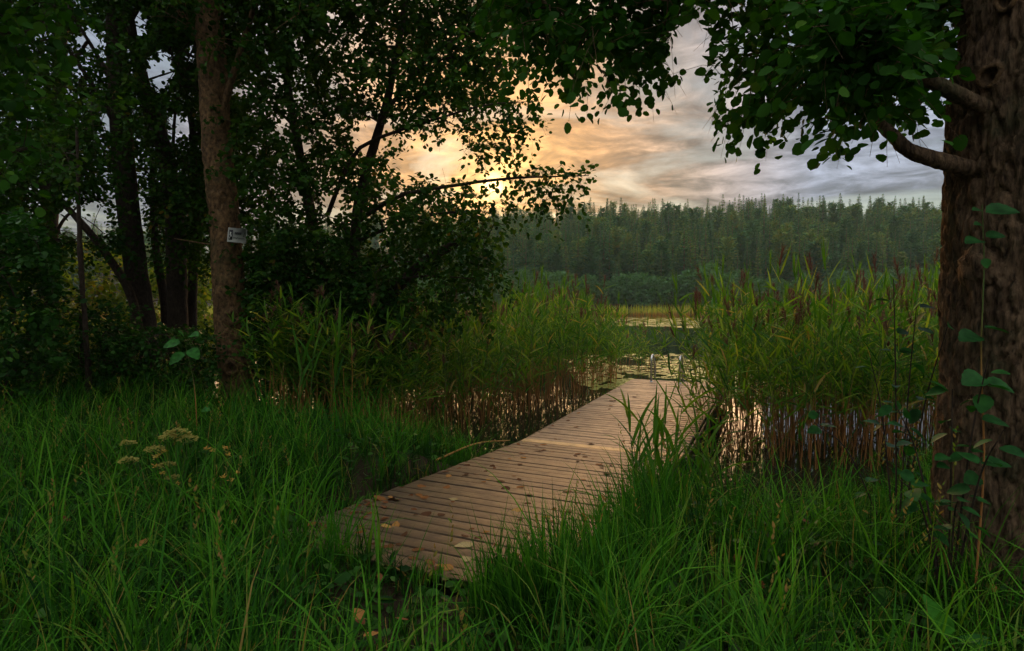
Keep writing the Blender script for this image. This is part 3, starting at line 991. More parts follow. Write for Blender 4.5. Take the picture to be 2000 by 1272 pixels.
make_tree('alder_tree', 'straight brown trunk with old branch scars carrying the small white sign', (SX, SY, 0.5), [st], limbs, parts, BARK_ALDER, G_ALDER)

# --- dark stems to the left
gl = gaps


def dark_tree(label, px_path, depth, radii, crown_poly, n, seed, extra=(), y0=None, y1=None, leafm=G_ALDER, leaf=0.08):
    rr = np.random.default_rng(seed)
    pts = [P_(x, y, depth) for x, y in px_path]
    base = pts[0].copy()
    base[2] = terrain(np.array([base[0]]), np.array([base[1]]))[0] - 0.1
    pts = [base] + pts[1:]
    tr = trunk_mesh(pts, radii, 28, 90, 0.010, seed, fq=(7, 7, 2.5))
    lm = [([P_(x, y, d) for x, y, d in e], r0, r1) for e, r0, r1 in extra]
    pr = []
    if n:
        tg = crown_targets(crown_poly, n, y0 or depth - 1.8, y1 or depth + 1.8, rr, -0.22, 0.9, gl)
        pr = [crown([l[0] for l in lm] + [np.array(pts)[len(pts) // 2:]], tg, rr, spray=0.5, per=17, leaf=leaf, keep=keep_gaps(gl, rr), tint0=0.4)]
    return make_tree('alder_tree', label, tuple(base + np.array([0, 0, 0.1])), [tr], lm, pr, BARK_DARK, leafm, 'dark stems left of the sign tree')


dark_tree('tall dark tree stem, thickest of those left of the sign tree', [(292, 760), (288, 680), (262, 500), (240, 300), (228, 100), (222, -120), (215, -500)], 11.0,
          [0.26, 0.21, 0.19, 0.18, 0.16, 0.14, 0.10], [(-60, -450), (420, -450), (390, 40), (300, 150), (230, 340), (40, 400), (-200, 400), (-200, -200)], 2900, 31,
          [([(236, 260, 11), (150, 120, 10.5), (60, 20, 10)], 0.05, 0.01), ([(228, 90, 11), (310, -60, 10.8), (380, -200, 10.4)], 0.05, 0.01), ([(232, 180, 11), (160, 60, 11.5), (40, -120, 11.5)], 0.05, 0.01)])
dark_tree('curved dark stem leaning left between the sign tree and the thickest dark stem', [(345, 740), (347, 640), (342, 450), (325, 310), (285, 180), (262, 90), (235, -80)], 10.6,
          [0.20, 0.17, 0.16, 0.13, 0.11, 0.09, 0.06], [(200, -200), (480, -200), (470, 430), (330, 420), (250, 330), (240, 100)], 1300, 32,
          [([(335, 380, 10.6), (345, 200, 10.5), (385, 95, 10.3)], 0.035, 0.008), ([(340, 430, 10.6), (300, 350, 10.4), (250, 310, 10.2)], 0.03, 0.008)])
dark_tree('slim dark stem standing just left of the sign tree', [(372, 700), (376, 560), (384, 420), (376, 250), (352, 140), (345, 60)], 11.6, [0.10, 0.085, 0.075, 0.06, 0.04, 0.02], [(300, 60), (480, 60), (480, 520), (300, 520)], 900, 33)
dark_tree('slanting dark stem leaning far to the left over the undergrowth', [(275, 690), (262, 600), (210, 500), (140, 415), (85, 365), (20, 345)], 10.4, [0.10, 0.075, 0.065, 0.055, 0.04, 0.02], [(-120, 250), (130, 250), (250, 330), (250, 480), (60, 520), (-120, 520)], 800, 34)
dark_tree('thin straight sapling stem at the far left', [(176, 780), (168, 660), (157, 500), (153, 370), (150, 250)], 8.6, [0.045, 0.037, 0.032, 0.026, 0.014], [(60, 180), (230, 180), (200, 330), (90, 340)], 60, 35)
dark_tree('leaning dark stem between two thicker trunks near the sign tree', [(330, 730), (322, 600), (306, 500), (300, 420), (296, 300)], 11.3, [0.10, 0.08, 0.07, 0.06, 0.03], None, 0, 36)

dark_tree('dense dark tree closing the view behind the dark stems at the left', [(90, 640), (95, 450), (110, 250), (120, 50), (110, -150)], 13.6, [0.22, 0.18, 0.15, 0.11, 0.06],
          [(-250, -120), (300, -120), (480, 60), (480, 440), (330, 470), (260, 350), (60, 340), (-250, 480)], 800, 37, [([(105, 300, 13.6), (240, 180, 13.4), (400, 120, 13.0)], 0.05, 0.01), ([(100, 380, 13.6), (-20, 260, 13.4), (-150, 200, 13)], 0.05, 0.01), ([(102, 350, 13.6), (250, 330, 13.2), (420, 330, 13)], 0.04, 0.01)], leaf=0.12)
# --- leafy branch of a tree just outside the left edge
r = np.random.default_rng(24)
lt = [( -5.4, 4.4, 0.3), (-5.3, 4.4, 2.0), (-5.4, 4.5, 4.0), (-5.3, 4.5, 6.0)]
limbs = [([(-5.35, 4.4, 2.6), (-4.7, 4.6, 3.2), P_(60, 290, 4.8)], 0.05, 0.01), ([(-5.38, 4.45, 3.6), (-4.6, 4.6, 4.2), P_(80, 60, 4.9)], 0.05, 0.01), ([(-5.3, 4.5, 4.8), (-4.4, 4.7, 5.2), P_(150, -150, 5.0)], 0.05, 0.012)]
tg = crown_targets([(-250, -300), (240, -300), (130, 20), (90, 130), (40, 200), (110, 290), (50, 345), (-250, 380)], 240, 4.2, 5.6, r, -0.25, 1.2)
over = r.uniform([-8.5, -2.0, 4.6], [-0.8, 6.0, 8.0], (1500, 3))  # unseen overhead part of the crown, added to shade the left bank
over = over[(over[:, 2] > 2.75 + 0.58 * np.maximum(over[:, 1], 0) + 0.25) & (pn(over * 0.8) > -0.2)][:520]
limbs += [([(-5.3, 4.5, 5.2), (-4.0, 3.2, 6.0), (-2.0, 1.5, 6.3)], 0.06, 0.015), ([(-5.3, 4.5, 5.6), (-5.6, 2.5, 6.3), (-5.5, 0.0, 6.5)], 0.06, 0.015)]
parts = [crown([l[0] for l in limbs], tg, r, spray=0.45, per=15, leaf=0.085, shape=LEAF_ROUND, tint0=0.55),
         crown([l[0] for l in limbs], over, r, spray=0.7, per=15, leaf=0.13, shape=LEAF_SMALL, tint0=0.45)]
make_tree('alder_tree', 'tree beyond the left edge whose broad leafy branches hang into the upper left corner', (-5.4, 4.4, 0.5), [trunk_mesh(lt, [0.2, 0.16, 0.13, 0.08], 28, 90, 0.01, 5.0, fq=(7, 7, 2.5))], limbs, parts, BARK_DARK, G_LIND)

# --- bushy waterside alder in the middle
r = np.random.default_rng(25)
MD = 10.0
stems = [[P_(650, 800, MD), P_(640, 600, MD), P_(600, 380, MD), P_(560, 150, MD), P_(540, -100, MD), P_(520, -400, MD)],
         [P_(665, 800, MD), P_(690, 600, MD), P_(700, 400, MD), P_(760, 180, 9.6), P_(800, -60, 9.4), P_(820, -300, 9.2)],
         [P_(680, 800, MD - 0.2), P_(740, 620, MD - 0.3), P_(820, 520, 9.6), P_(900, 470, 9.4)]]
for s_ in stems:
    s_[0] = np.array([s_[0][0], s_[0][1], 0.0])
limbs = [
    ([P_(640, 420, 9.8), P_(692, 300, 9.4), P_(780, 255, 9.0), P_(862, 230, 8.7), P_(950, 205, 8.4), P_(1052, 198, 8.2)], 0.040, 0.005),
    ([P_(690, 440, 9.8), P_(774, 385, 9.2), P_(897, 361, 8.7), P_(1003, 348, 8.3), P_(1090, 345, 8.1), P_(1150, 343, 8.0)], 0.040, 0.004),
    ([P_(700, 470, 9.8), P_(800, 430, 9.4), P_(900, 415, 9.0), P_(985, 440, 8.8)], 0.035, 0.005),
    ([P_(700, 560, 9.8), P_(820, 540, 9.3), P_(930, 545, 8.9)], 0.03, 0.006),
    ([P_(740, 240, 9.6), P_(830, 120, 9.0), P_(930, 60, 8.6), P_(1000, 90, 8.4)], 0.035, 0.006),
    ([P_(785, 0, 9.4), P_(880, -100, 9.0), P_(1000, -140, 8.6)], 0.035, 0.006),
    ([P_(862, 232, 8.7), P_(930, 265, 8.5), P_(1000, 300, 8.4)], 0.010, 0.003),
    ([P_(585, 260, 10), P_(520, 180, 9.7), P_(480, 60, 9.5)], 0.03, 0.006),
]
gm = [(722, 265, 34, 34), (652, 388, 26, 20), (840, 300, 34, 38), (790, 345, 16, 18), (900, 320, 30, 30), (955, 350, 45, 9), (880, 290, 20, 26), (845, 205, 16, 10), (550, 240, 15, 22), (575, 380, 12, 10)]
polyA = [(470, -420), (1000, -420), (1010, 130), (960, 195), (860, 215), (770, 260), (750, 330), (800, 350), (870, 370), (900, 395), (950, 425), (975, 455), (965, 500), (985, 560), (940, 600), (860, 612), (790, 650), (700, 720), (560, 740), (480, 620)]
tgA = crown_targets(polyA, 3900, 8.4, 11.4, r, -0.22, 0.9, gm)
polyB = [(830, 215), (1050, 185), (1060, 215), (1000, 270), (930, 330), (860, 330), (810, 300)]
tgB = crown_targets(polyB, 90, 8.2, 8.9, r, -0.5, 1.0, gm)
polyC = [(880, 350), (1150, 325), (1150, 370), (1030, 420), (960, 455), (900, 420)]
tgC = crown_targets(polyC, 55, 8.0, 8.7, r, -0.5, 1.0, gm)
polyD = [(975, 250), (1035, 280), (1030, 350), (985, 350)]
tgE = crown_targets([(1040, 325), (1160, 322), (1165, 365), (1120, 395), (1040, 420)], 22, 8.0, 8.3, r, -0.8, 1.0)
tgD = crown_targets(polyD, 12, 8.1, 8.5, r, -0.6, 1.0)
parts = [crown([l[0] for l in limbs] + [np.array(s_) for s_ in stems], tgA, r, spray=0.5, per=18, leaf=0.088, keep=keep_gaps(gm, r), tint0=0.42),
         crown([l[0] for l in limbs], np.vstack([tgB, tgC, tgD, tgE]), r, spray=0.36, per=11, leaf=0.085, droop=0.7, keep=keep_gaps(gm, r, 0.8), tw=0.002, tint0=0.5)]
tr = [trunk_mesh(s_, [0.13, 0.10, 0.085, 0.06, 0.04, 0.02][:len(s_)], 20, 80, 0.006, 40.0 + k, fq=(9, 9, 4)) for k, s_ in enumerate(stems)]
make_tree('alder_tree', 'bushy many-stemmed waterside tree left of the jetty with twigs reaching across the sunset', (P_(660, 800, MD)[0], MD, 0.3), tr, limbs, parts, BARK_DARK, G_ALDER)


# --- undergrowth bushes
def bush(label, poly, n, y0, y1, seed, leafm, leaf=0.07, per=16, tint0=0.45, thr=-0.2, spray=0.4, gaps=(), group=None):
    rr = np.random.default_rng(seed)
    tg = crown_targets(poly, n, y0, y1, rr, thr, 1.0, gaps)
    c = tg.mean(0)
    g = float(terrain(np.array([c[0]]), np.array([c[1]]))[0])
    stems = []
    for k in range(7):
        e = tg[rr.integers(len(tg))]
        f = np.array([c[0] + (e[0] - c[0]) * 0.4, c[1] + (e[1] - c[1]) * 0.4, max(g, 0) - 0.05])
        stems.append(([f, (f + e) / 2 + np.array([0, 0, 0.25]), e], 0.02, 0.006))
    lb, tb = crown([s_[0] for s_ in stems], tg, rr, spray=spray, per=per, leaf=leaf, tint0=tint0)
    t = empty('bush', (c[0], c[1], max(g, 0)))
    tag(t, label, 'bush', group)
    for pts, a0, a1 in stems:
        b = Buf(); tube(b, smooth_path(pts, 10), np.linspace(a0, a1, 10), 6); rebase(b, t).build('stem', BARK_DARK, t, smooth=True)
    o = rebase(lb, t).build('crown', leafm, t)
    o['kind'] = 'stuff'
    rebase(tb, t).build('twigs', BARK_DARK, o)['kind'] = 'stuff'
    return t


bush('dark bush filling the gap right of the sign tree trunk', [(480, 480), (640, 450), (760, 560), (800, 680), (700, 780), (500, 790)], 800, 8.6, 10.0, 51, G_SHRUB, 0.08)
bush('dark low bush at the foot of the dark stems', [(190, 640), (430, 640), (420, 790), (190, 790)], 420, 8.4, 10.0, 52, G_SHRUB, 0.07)
bush('dark bush at the far left edge below the hanging leaves', [(-150, 400), (60, 420), (110, 560), (120, 700), (60, 780), (-150, 780)], 700, 7.0, 9.0, 53, G_SHRUB, 0.08)
bush('thin bush behind the straight sapling at far left', [(60, 560), (260, 600), (260, 760), (60, 760)], 220, 8.8, 10.2, 54, G_SHRUB, 0.07)
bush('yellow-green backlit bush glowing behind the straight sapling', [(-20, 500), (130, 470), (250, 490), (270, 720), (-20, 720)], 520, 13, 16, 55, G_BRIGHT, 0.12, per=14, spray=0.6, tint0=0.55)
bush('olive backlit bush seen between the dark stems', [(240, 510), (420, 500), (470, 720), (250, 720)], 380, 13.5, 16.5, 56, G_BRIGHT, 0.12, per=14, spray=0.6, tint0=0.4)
bush('dark backlit bush at far left behind the others', [(-400, 440), (0, 460), (20, 700), (-400, 700)], 330, 12, 15, 57, G_SHRUB, 0.12, per=14, spray=0.6)

# sapling with a few large leaves in front of the dark stems
# a larger leaf outline with serration and a folded midrib
def broad_outline(nz, wid, ser):
    t = np.linspace(0, 1, nz)
    w = wid * np.sin(math.pi * t ** 0.75) ** 0.8
    w = w + ser * (np.arange(nz) % 2) * (w > 0.02)
    mid = np.stack([t, 0 * t, -0.16 * t ** 2], -1)
    Lf = np.stack([t, w, 0.25 * w - 0.16 * t ** 2], -1)
    Rt = np.stack([t, -w, 0.25 * w - 0.16 * t ** 2], -1)
    V = np.vstack([mid, Lf, Rt])
    k = np.arange(nz - 1)
    fa = np.vstack([np.stack([k, k + 1, nz + k + 1, nz + k], -1), np.stack([k + 1, k, 2 * nz + k, 2 * nz + k + 1], -1)])
    return V, fa


LEAF_BROAD = broad_outline(13, 0.36, 0.025)
LEAF_IVY = broad_outline(11, 0.42, 0.04)
LEAF_DOCK = broad_outline(13, 0.17, 0.012)


def plant(name, label, cat, stem_list, leaf_list, mat, shape, stem_r=0.005, stemm=None, group=None):
    base = np.asarray(stem_list[0][0], float)
    t = empty(name, base)
    tag(t, label, cat, group)
    for pts in stem_list:
        b = Buf(); tube(b, smooth_path(pts, 12), np.linspace(stem_r, stem_r * 0.4, 12), 6)
        rebase(b, t).build('stem', stemm or G_STEM, t, smooth=True)
    for p, d, n_, s_, ti in leaf_list:
        b = Buf()
        leaves(b, np.asarray(p, float)[None], np.asarray(d, float)[None], np.asarray(n_, float)[None], s_, shape, np.array([ti]))
        rebase(b, t).build('leaf', mat, t, smooth=True)
    return t


r = np.random.default_rng(61)
D0 = 6.2
base = P_(385, 830, D0); base[2] = 0.5
ll = []
for x, y, sz, dx, dz_ in ((352, 668, 0.17, -1, -0.25), (372, 655, 0.15, 0.7, 0.1), (360, 690, 0.18, -0.6, -0.5), (372, 682, 0.17, 0.7, -0.5), (395, 800, 0.12, 0.9, 0.1), (360, 660, 0.12, 0, 0.5)):
    ll.append((P_(x, y, D0), (dx, -0.5, dz_), (0.1, -0.7, 0.8), sz, 0.75))
plant('hazel_sapling', 'young plant with a few large round bright leaves in front of the dark stems', 'plant', [[base, P_(380, 760, D0), P_(362, 675, D0)]], ll, G_VINE, LEAF_BROAD, 0.006)

# climbing plant on the big trunk
r = np.random.default_rng(62)
VD = 2.62
stem = [P_(1905, 1150, VD), P_(1922, 900, VD), P_(1916, 700, VD), P_(1922, 520, VD), P_(1918, 400, VD)]
ll = []
for x, y, sz, dx, dz_, ti in ((1915, 470, .15, -1, -.05, .3), (1925, 462, .13, 1, .1, .15), (1918, 440, .08, -1, .15, .6), (1922, 505, .08, .1, -.9, .9), (1918, 412, .10, -.9, .1, .5), (1925, 415, .22, 1, .1, .2),
                              (1922, 640, .16, .9, -.1, .25), (1910, 655, .19, -1, -.1, .3), (1918, 735, .2, -1, -.2, .5), (1925, 745, .2, .8, -.25, .5), (1920, 770, .15, -.3, -.9, .7), (1918, 820, .18, 1, -.1, .35),
                              (1915, 905, .2, .9, .1, .25), (1912, 930, .15, -1, -.2, .6)):
    ll.append((P_(x, y, VD - r.uniform(0, .06)), (dx, -0.35, dz_), (0.3 * r.normal(), -0.6 + 0.2 * r.normal(), 0.9), sz * 0.58, ti * 0.4))
plant('climbing_vine', 'slender climbing plant with paired leaves running up the big trunk', 'vine', [stem], ll, G_VINE, LEAF_IVY, 0.005)


def bramble(label, base, tips, n, seed, sz=(0.06, 0.115), tint=(0.0, 0.45)):
    rr = np.random.default_rng(seed)
    stems, ll = [], []
    for tip in tips:
        tip = np.asarray(tip, float)
        mid = (base * 0.45 + tip * 0.55) + np.array([0, 0, 0.18])
        sp = smooth_path([base, mid, tip], 24)
        stems.append([base, mid, tip])
        for k in range(n):
            q = sp[int(rr.integers(7, 24))]
            d = unit(rr.normal(0, 1, 3) * np.array([1, 0.7, 0.35]))
            ll.append((q + d * 0.02, d, np.array([0, -0.25, 1.0]) + rr.normal(0, 0.3, 3), rr.uniform(*sz), rr.uniform(*tint)))
    return plant('bramble', label, 'bramble', stems, ll, G_VINE, LEAF_BROAD, 0.006, BARK_DARK)


gz = lambda p: np.array([p[0], p[1], float(terrain(np.array([p[0]]), np.array([p[1]]))[0]) - 0.03])
bramble('bramble with dark broad leaves at the left flank of the big trunk', gz((2.35, 3.5)), [P_(1745, 545, 3.5), P_(1790, 600, 3.4), P_(1700, 700, 3.6), P_(1590, 825, 3.8), P_(1850, 640, 2.9)], 7, 63)
bramble('low bramble with larger leaves in front of the big trunk', gz((2.1, 2.75)), [P_(1750, 790, 2.9), P_(1860, 760, 2.6), P_(1755, 935, 2.7), P_(1870, 980, 2.5), P_(1960, 840, 2.4), P_(1930, 700, 2.5)], 8, 64, (0.055, 0.10))

# --- the small sign on the trunk
sg = P_(463, 460, SY - 0.265)
sign = empty('sign', sg)
tag(sign, 'small white rectangular sign with a black pictogram nailed to the brown trunk', 'sign')
Rs = np.array(Matrix.Rotation(math.radians(6.5), 3, 'Y') @ Matrix.Rotation(math.radians(-12), 3, 'Z'))
SW, SH = 0.325, 0.215
def sp(name, x, z, w, h, d, mat, rot=0.0, parent=sign):
    b = Buf()
    R2 = Rs @ np.array(Matrix.Rotation(rot, 3, 'Y'))
    box(b, Rs @ np.array([x, -d, z]), (w, 0.0024, h), R2)
    return b.build(name, mat, parent)
b = Buf(); box(b, (0, 0, 0), (SW, 0.006, SH), Rs, 0.002); plate = b.build('plate', SIGN_W, sign)
pg = sp('pictogram', -0.105, 0.0, 0.062, 0.15, 0.0045, SIGN_K)
for x, z, w, h, ro in ((-0.112, 0.018, 0.022, 0.05, 0.2), (-0.100, -0.012, 0.026, 0.034, -0.5), (-0.118, -0.045, 0.012, 0.03, 0.1)):
    sp('figure', x, z, w, h, 0.0068, SIGN_W, ro, pg)
# first line: five bold strokes-built characters, second line: a longer row of smaller characters (too small in the photograph to read)
x = -0.035
for k in range(5):
    for q, (ox, w) in enumerate(((0, 0.0055), (0.011, 0.0055))):
        sp('letter', x + ox, 0.030, w, 0.036, 0.0045, SIGN_K, (0.25 if k in (1, 3) and q else 0.0))
    sp('letter', x + 0.0055, 0.030 + (0.012, -0.012, 0.0, 0.014, -0.014)[k], 0.010, 0.005, 0.0046, SIGN_K)
    x += 0.0235
sp('letter', 0.122, 0.018, 0.006, 0.075, 0.0045, SIGN_K, 0.35)
x = -0.055
for k in range(12):
    sp('letter', x, -0.040, 0.005, 0.026, 0.0045, SIGN_G, 0.2 * math.sin(k * 2.1))
    sp('letter', x + 0.005, -0.040 + 0.008 * math.sin(k * 1.7), 0.008, 0.005, 0.0046, SIGN_G)
    x += 0.0165
for x in (-0.15, 0.15):
    b = Buf(); c0 = Rs @ np.array([x, -0.003, 0.09]); c1 = Rs @ np.array([x, -0.007, 0.09]); tube(b, [c0, c1], 0.006, 8, cap=True); b.build('nail', STEEL, sign)

# ------------------------------------------------------------------ reeds
def reed_variant(seed, H=2.35, plume=True, leafn=9, bare=0.46, lw=0.030):
    rr = np.random.default_rng(seed)
    st, lf, pl = Buf(), Buf(), Buf()
    bend = rr.normal(0, 0.10, 2)
    zz = np.linspace(0, 1, 8)
    pts = np.stack([bend[0] * zz ** 2 * H * 0.7, bend[1] * zz ** 2 * H * 0.7, zz * H], -1)
    tube(st, pts, np.linspace(0.0075, 0.003, 8), 4, tint=rr.uniform(0, 1), t=zz)
    tl = np.sort(np.concatenate([np.linspace(bare, 0.97, leafn) + rr.normal(0, 0.02, leafn)]))
    tl = np.clip(tl, 0.1, 0.99)
    bp = np.stack([np.interp(tl, zz, pts[:, k]) for k in range(3)], -1)
    az = np.arange(leafn) * math.pi + rr.normal(0, 0.55, leafn) + rr.uniform(0, 6.28)
    L = (0.42 - 0.20 * np.abs(tl - 0.6)) * rr.uniform(0.7, 1.15, leafn)
    blades(lf, bp, az, L, lw * rr.uniform(0.7, 1.2, leafn), rr.uniform(0.45, 1.3, leafn), rr.uniform(-0.25, 0.9, leafn), 3, np.clip(rr.normal(0.56, 0.24, leafn) - 0.15 * (tl < 0.45), 0, 1), roll=rr.normal(0, 0.5, leafn))
    top = pts[-1]
    if plume:
        n = 44
        ub = rr.random(n) ** 0.8
        hd = rr.uniform(0, 6.28)
        P = top + np.stack([0.05 * ub * math.cos(hd), 0.05 * ub * math.sin(hd), ub * 0.22 - 0.05], -1)
        blades(pl, P, hd + rr.normal(0, 1.3, n), 0.16 * rr.uniform(0.5, 1.2, n) * (1.2 - 0.7 * ub), 0.011, rr.uniform(0.2, 1.1, n), rr.uniform(0.3, 1.5, n), 2, rr.random(n))
        tube(pl, [top, top + np.array([0.05 * math.cos(hd), 0.05 * math.sin(hd), 0.17])], 0.002, 3)
    else:
        n = 3
        blades(lf, np.repeat(top[None], n, 0), rr.uniform(0, 6.28, n), 0.3, lw * 0.8, rr.uniform(0.05, 0.3, n), rr.uniform(0.1, 0.8, n), 4, 0.5)
    return st, lf, pl


NVAR = 16
RV = [reed_variant(100 + k, 2.35, k % 5 < 2, 12 + k % 5, 0.32 + 0.26 * ((k * 7) % 16) / 16) for k in range(NVAR)]
RM = [(s_.mesh('stem', G_STEM), l_.mesh('foliage', G_REED), p_.mesh('plume', G_PLUME) if p_.n else None) for s_, l_, p_ in RV]


def mat4(p, rz, sc_, tx, ty):
    return np.array(Matrix.Translation(Vector(p)) @ Matrix.Rotation(tx, 4, 'X') @ Matrix.Rotation(ty, 4, 'Y') @ Matrix.Rotation(rz, 4, 'Z') @ Matrix.Diagonal((sc_[0], sc_[0], sc_[1], 1)))


def reed_bed(name, label, slabel, group, poly, n, hfun, seed, single, lean=(0, 0), thr=-0.2):
    rr = np.random.default_rng(seed)
    P = sample_poly(poly, n * 2, rr)
    P = P[pn(np.stack([P[:, 0] * 0.9, P[:, 1] * 0.9, 0 * P[:, 0] + seed], -1)) > thr]
    a, bq = dock_coords(P[:, 0], P[:, 1])
    P = P[~((a > -5) & (a < PLAT_L + 0.4) & (bq > -0.12) & (bq < DOCK_W + 0.04))][:n]
    P = P[np.argsort(P[:, 1])]
    sp_, sr_, ss_, si_ = [], [], [], []
    for k, (x, y) in enumerate(P):
        v = int(rr.integers(NVAR))
        g = float(terrain(np.array([x]), np.array([y]))[0])
        z = max(g, -0.5) - 0.03
        h = hfun(x, y) * rr.choice([rr.uniform(0.72, 1.0), rr.uniform(0.95, 1.18)], p=[0.75, 0.25])
        lx, ly = lean(x, y) if callable(lean) else lean
        rot = (rr.normal(0, 0.05) - ly, rr.normal(0, 0.05) + lx, 0.0)
        w_ = rr.uniform(0.85, 1.15)
        scl = (w_, w_, (h - min(z, 0)) / 2.35)
        rot = (Matrix.Rotation(rot[0], 3, 'X') @ Matrix.Rotation(rot[1], 3, 'Y') @ Matrix.Rotation(rr.uniform(0, 6.28), 3, 'Z')).to_euler()
        if k < single:
            o = link('reed', RM[v][0])
            o.location, o.rotation_euler, o.scale = (x, y, z), rot, scl
            tag(o, slabel, 'reed', group)
            link('foliage', RM[v][1], o)['kind'] = 'stuff'
            if RM[v][2]:
                link('plume', RM[v][2], o)['kind'] = 'stuff'
        else:
            sp_.append((x, y, z)); sr_.append(tuple(rot)); ss_.append(scl); si_.append(v)
    if sp_:
        tag(scatter(name, RJ, sp_, sr_, ss_, si_), label, 'reeds', kind='stuff')


RJ = []
for trio in RV:
    bb_ = Buf()
    for q in range(3):
        if trio[q].n:
            trio[q].f = [(f_, q) for f_, _ in trio[q].f]
            bb_.add_buf(trio[q])
    RJ.append(bb_.mesh('reed', [G_STEM, G_REED, G_PLUME]))
hL = lambda x, y: 2.15 + 0.25 * math.sin(x * 1.3) - 0.02 * (y - 9)
hR = lambda x, y: 2.05 + 0.25 * math.sin(x * 1.7 + 1) + 0.06 * (x - 4)
reed_bed('reed_bed', 'dense green reeds with tan stems in the water left of the jetty', 'green reed with tan stem at the front of the bed left of the jetty', 'reeds in the left bed',
         [(-3.6, 9.9), (-1.6, 9.2), (-0.8, 9.6), (0.5, 11.5), (2.0, 13.8), (3.0, 15.4), (3.2, 18.5), (-2, 20), (-6, 15)], 1300, hL, 71, 130, thr=-0.3)
reed_bed('reed_bed', 'dense green reeds with tan stems in the water right of the jetty', 'tall green reed with tan stem at the front of the bed right of the jetty', 'reeds in the right bed',
         [(2.66, 8.1), (3.0, 7.5), (4.2, 7.3), (5.6, 7.7), (7.4, 8.3), (9.5, 9.5), (10.5, 12.5), (6.5, 12.6), (5.2, 13.4), (4.2, 11.4), (3.50, 10.0), (2.98, 8.85)], 900, hR, 72, 130, lean=lambda x, y: (-0.19 * math.exp(-max(dock_coords(x, y)[1] - 2.1, 0) / 0.5), 0.0), thr=-0.45)
reed_bed('reed_bed', 'shaded dark reeds growing on the bank below the bushy waterside tree', 'shaded reed on the bank below the bushy tree left of the jetty', 'reeds on the left bank',
         [(-3.5, 7.9), (-2.4, 7.7), (-1.5, 8.0), (-1.3, 8.9), (-2.2, 9.6), (-3.6, 9.4)], 260, lambda x, y: 1.65, 73, 40)
reed_bed('reed_bed', 'sparse short reeds in open water past the left bed', 'short sparse reed standing in open water past the left bed', 'reeds past the left bed', [(2.7, 16.5), (4.6, 17.5), (5.0, 20), (2.6, 20)], 60, lambda x, y: 1.35, 74, 30, thr=-1)


def big_reed(label, base, H, nl, seed, leafL=(0.4, 0.7), lw=0.03, group=None, lean=0.0, laz=0.0, tint=0.6, up=0.35):
    """a foreground reed: every leaf a part"""
    rr = np.random.default_rng(seed)
    t = empty('reed', base)
    tag(t, label, 'reed', group)
    zz = np.linspace(0, 1, 9)
    pts = np.stack([lean * math.cos(laz) * zz ** 1.6, lean * math.sin(laz) * zz ** 1.6, zz * H], -1)
    b = Buf(); tube(b, pts, np.linspace(0.006, 0.002, 9), 6, tint=rr.random(), t=np.clip(zz + 0.25, 0, 1)); b.build('stem', G_STEM, t, smooth=True)
    for k in range(nl):
        q = 0.25 + 0.75 * (k + 0.5) / nl
        p = np.array([np.interp(q, zz, pts[:, c]) for c in range(3)])
        b = Buf()
        blades(b, p[None], k * math.pi + rr.normal(0, 0.5) + seed, rr.uniform(*leafL), lw * rr.uniform(0.7, 1.15), rr.uniform(up * 0.5, up * 1.5), rr.uniform(0.2, 1.0), 7, np.clip(rr.normal(tint, 0.12), 0, 1), roll=rr.normal(0, 0.4))
        b.build('leaf', G_REED, t)
    return t


def gpt(px, py):
    """ground point seen at a photograph pixel"""
    for Y in np.arange(2.0, 14, 0.02):
        p = P_(px, py, Y)
        if p[2] <= float(terrain(np.array([p[0]]), np.array([p[1]]))[0]):
            return np.array([p[0], p[1], p[2] - 0.02])
    return P_(px, py, 9)


gl_ = 'young reeds beside the jetty ramp'
rr_ = np.random.default_rng(205)
for k in range(16):
    dx, dy = rr_.uniform(-0.25, 0.55), rr_.uniform(-0.3, 0.55)
    dy += 0.5 * dx
    p = np.array([0.98 + dx, 4.25 + dy, 0.0])
    a_, b_ = dock_coords(p[0], p[1])
    if b_ < DOCK_W + 0.03:
        p[:2] += DN * (DOCK_W + 0.05 - b_)
    p[2] = terrain(p[:1], p[1:2])[0] - 0.02
    big_reed('young green reed with long arching leaves at the right edge of the ramp', p, (0.98, 0.9, 0.78, 0.65)[k % 4] * rr_.uniform(0.85, 1.08), 7, 200 + k, (0.3, 0.52), 0.027, gl_, rr_.uniform(0.05, 0.22), rr_.uniform(0, 6.28), 0.4, 0.55)
for k, (x, y, H, Yd) in enumerate(((605, 870, 1.35, 6.9), (650, 880, 1.25, 7.1), (580, 860, 1.0, 6.8))):
    p = P_(x, y, Yd); p[2] = terrain(np.array([p[0]]), np.array([p[1]]))[0]
    big_reed(('tall reed with broad upright blue-green leaves right of the sign tree', 'tall thin reed between the sign tree and the left reed bed', 'shorter broad-leaved reed close to the foot of the sign tree')[k], p, H, 6, 230 + k, (0.45, 0.75), 0.042, 'reeds right of the sign tree', 0.1, 0.5, 0.35, 0.3)
# dry stalks
for k, (x, y0_, y1_) in enumerate(((652, 800, 700), (686, 800, 630), (668, 790, 720))):
    b = Buf(); Yd = 7.3
    p0, p1 = P_(x, y0_, Yd), P_(x + (k - 1) * 3, y1_, Yd)
    p0[2] = terrain(p0[:1], p0[1:2])[0]
    tube(b, smooth_path([p0, (p0 + p1) / 2 + np.array([0.01, 0, 0]), p1], 10), np.linspace(0.006, 0.003, 10), 5, tint=0.62)
    o = b.build('dry_stalk', G_DRY, smooth=True, loc=p0)
    tag(o, ('short tan dry stalk left of two others right of the sign tree', 'tallest tan dry stalk standing right of the sign tree', 'middle tan dry stalk right of the sign tree')[k], 'stalk', 'dry stalks right of the sign tree')

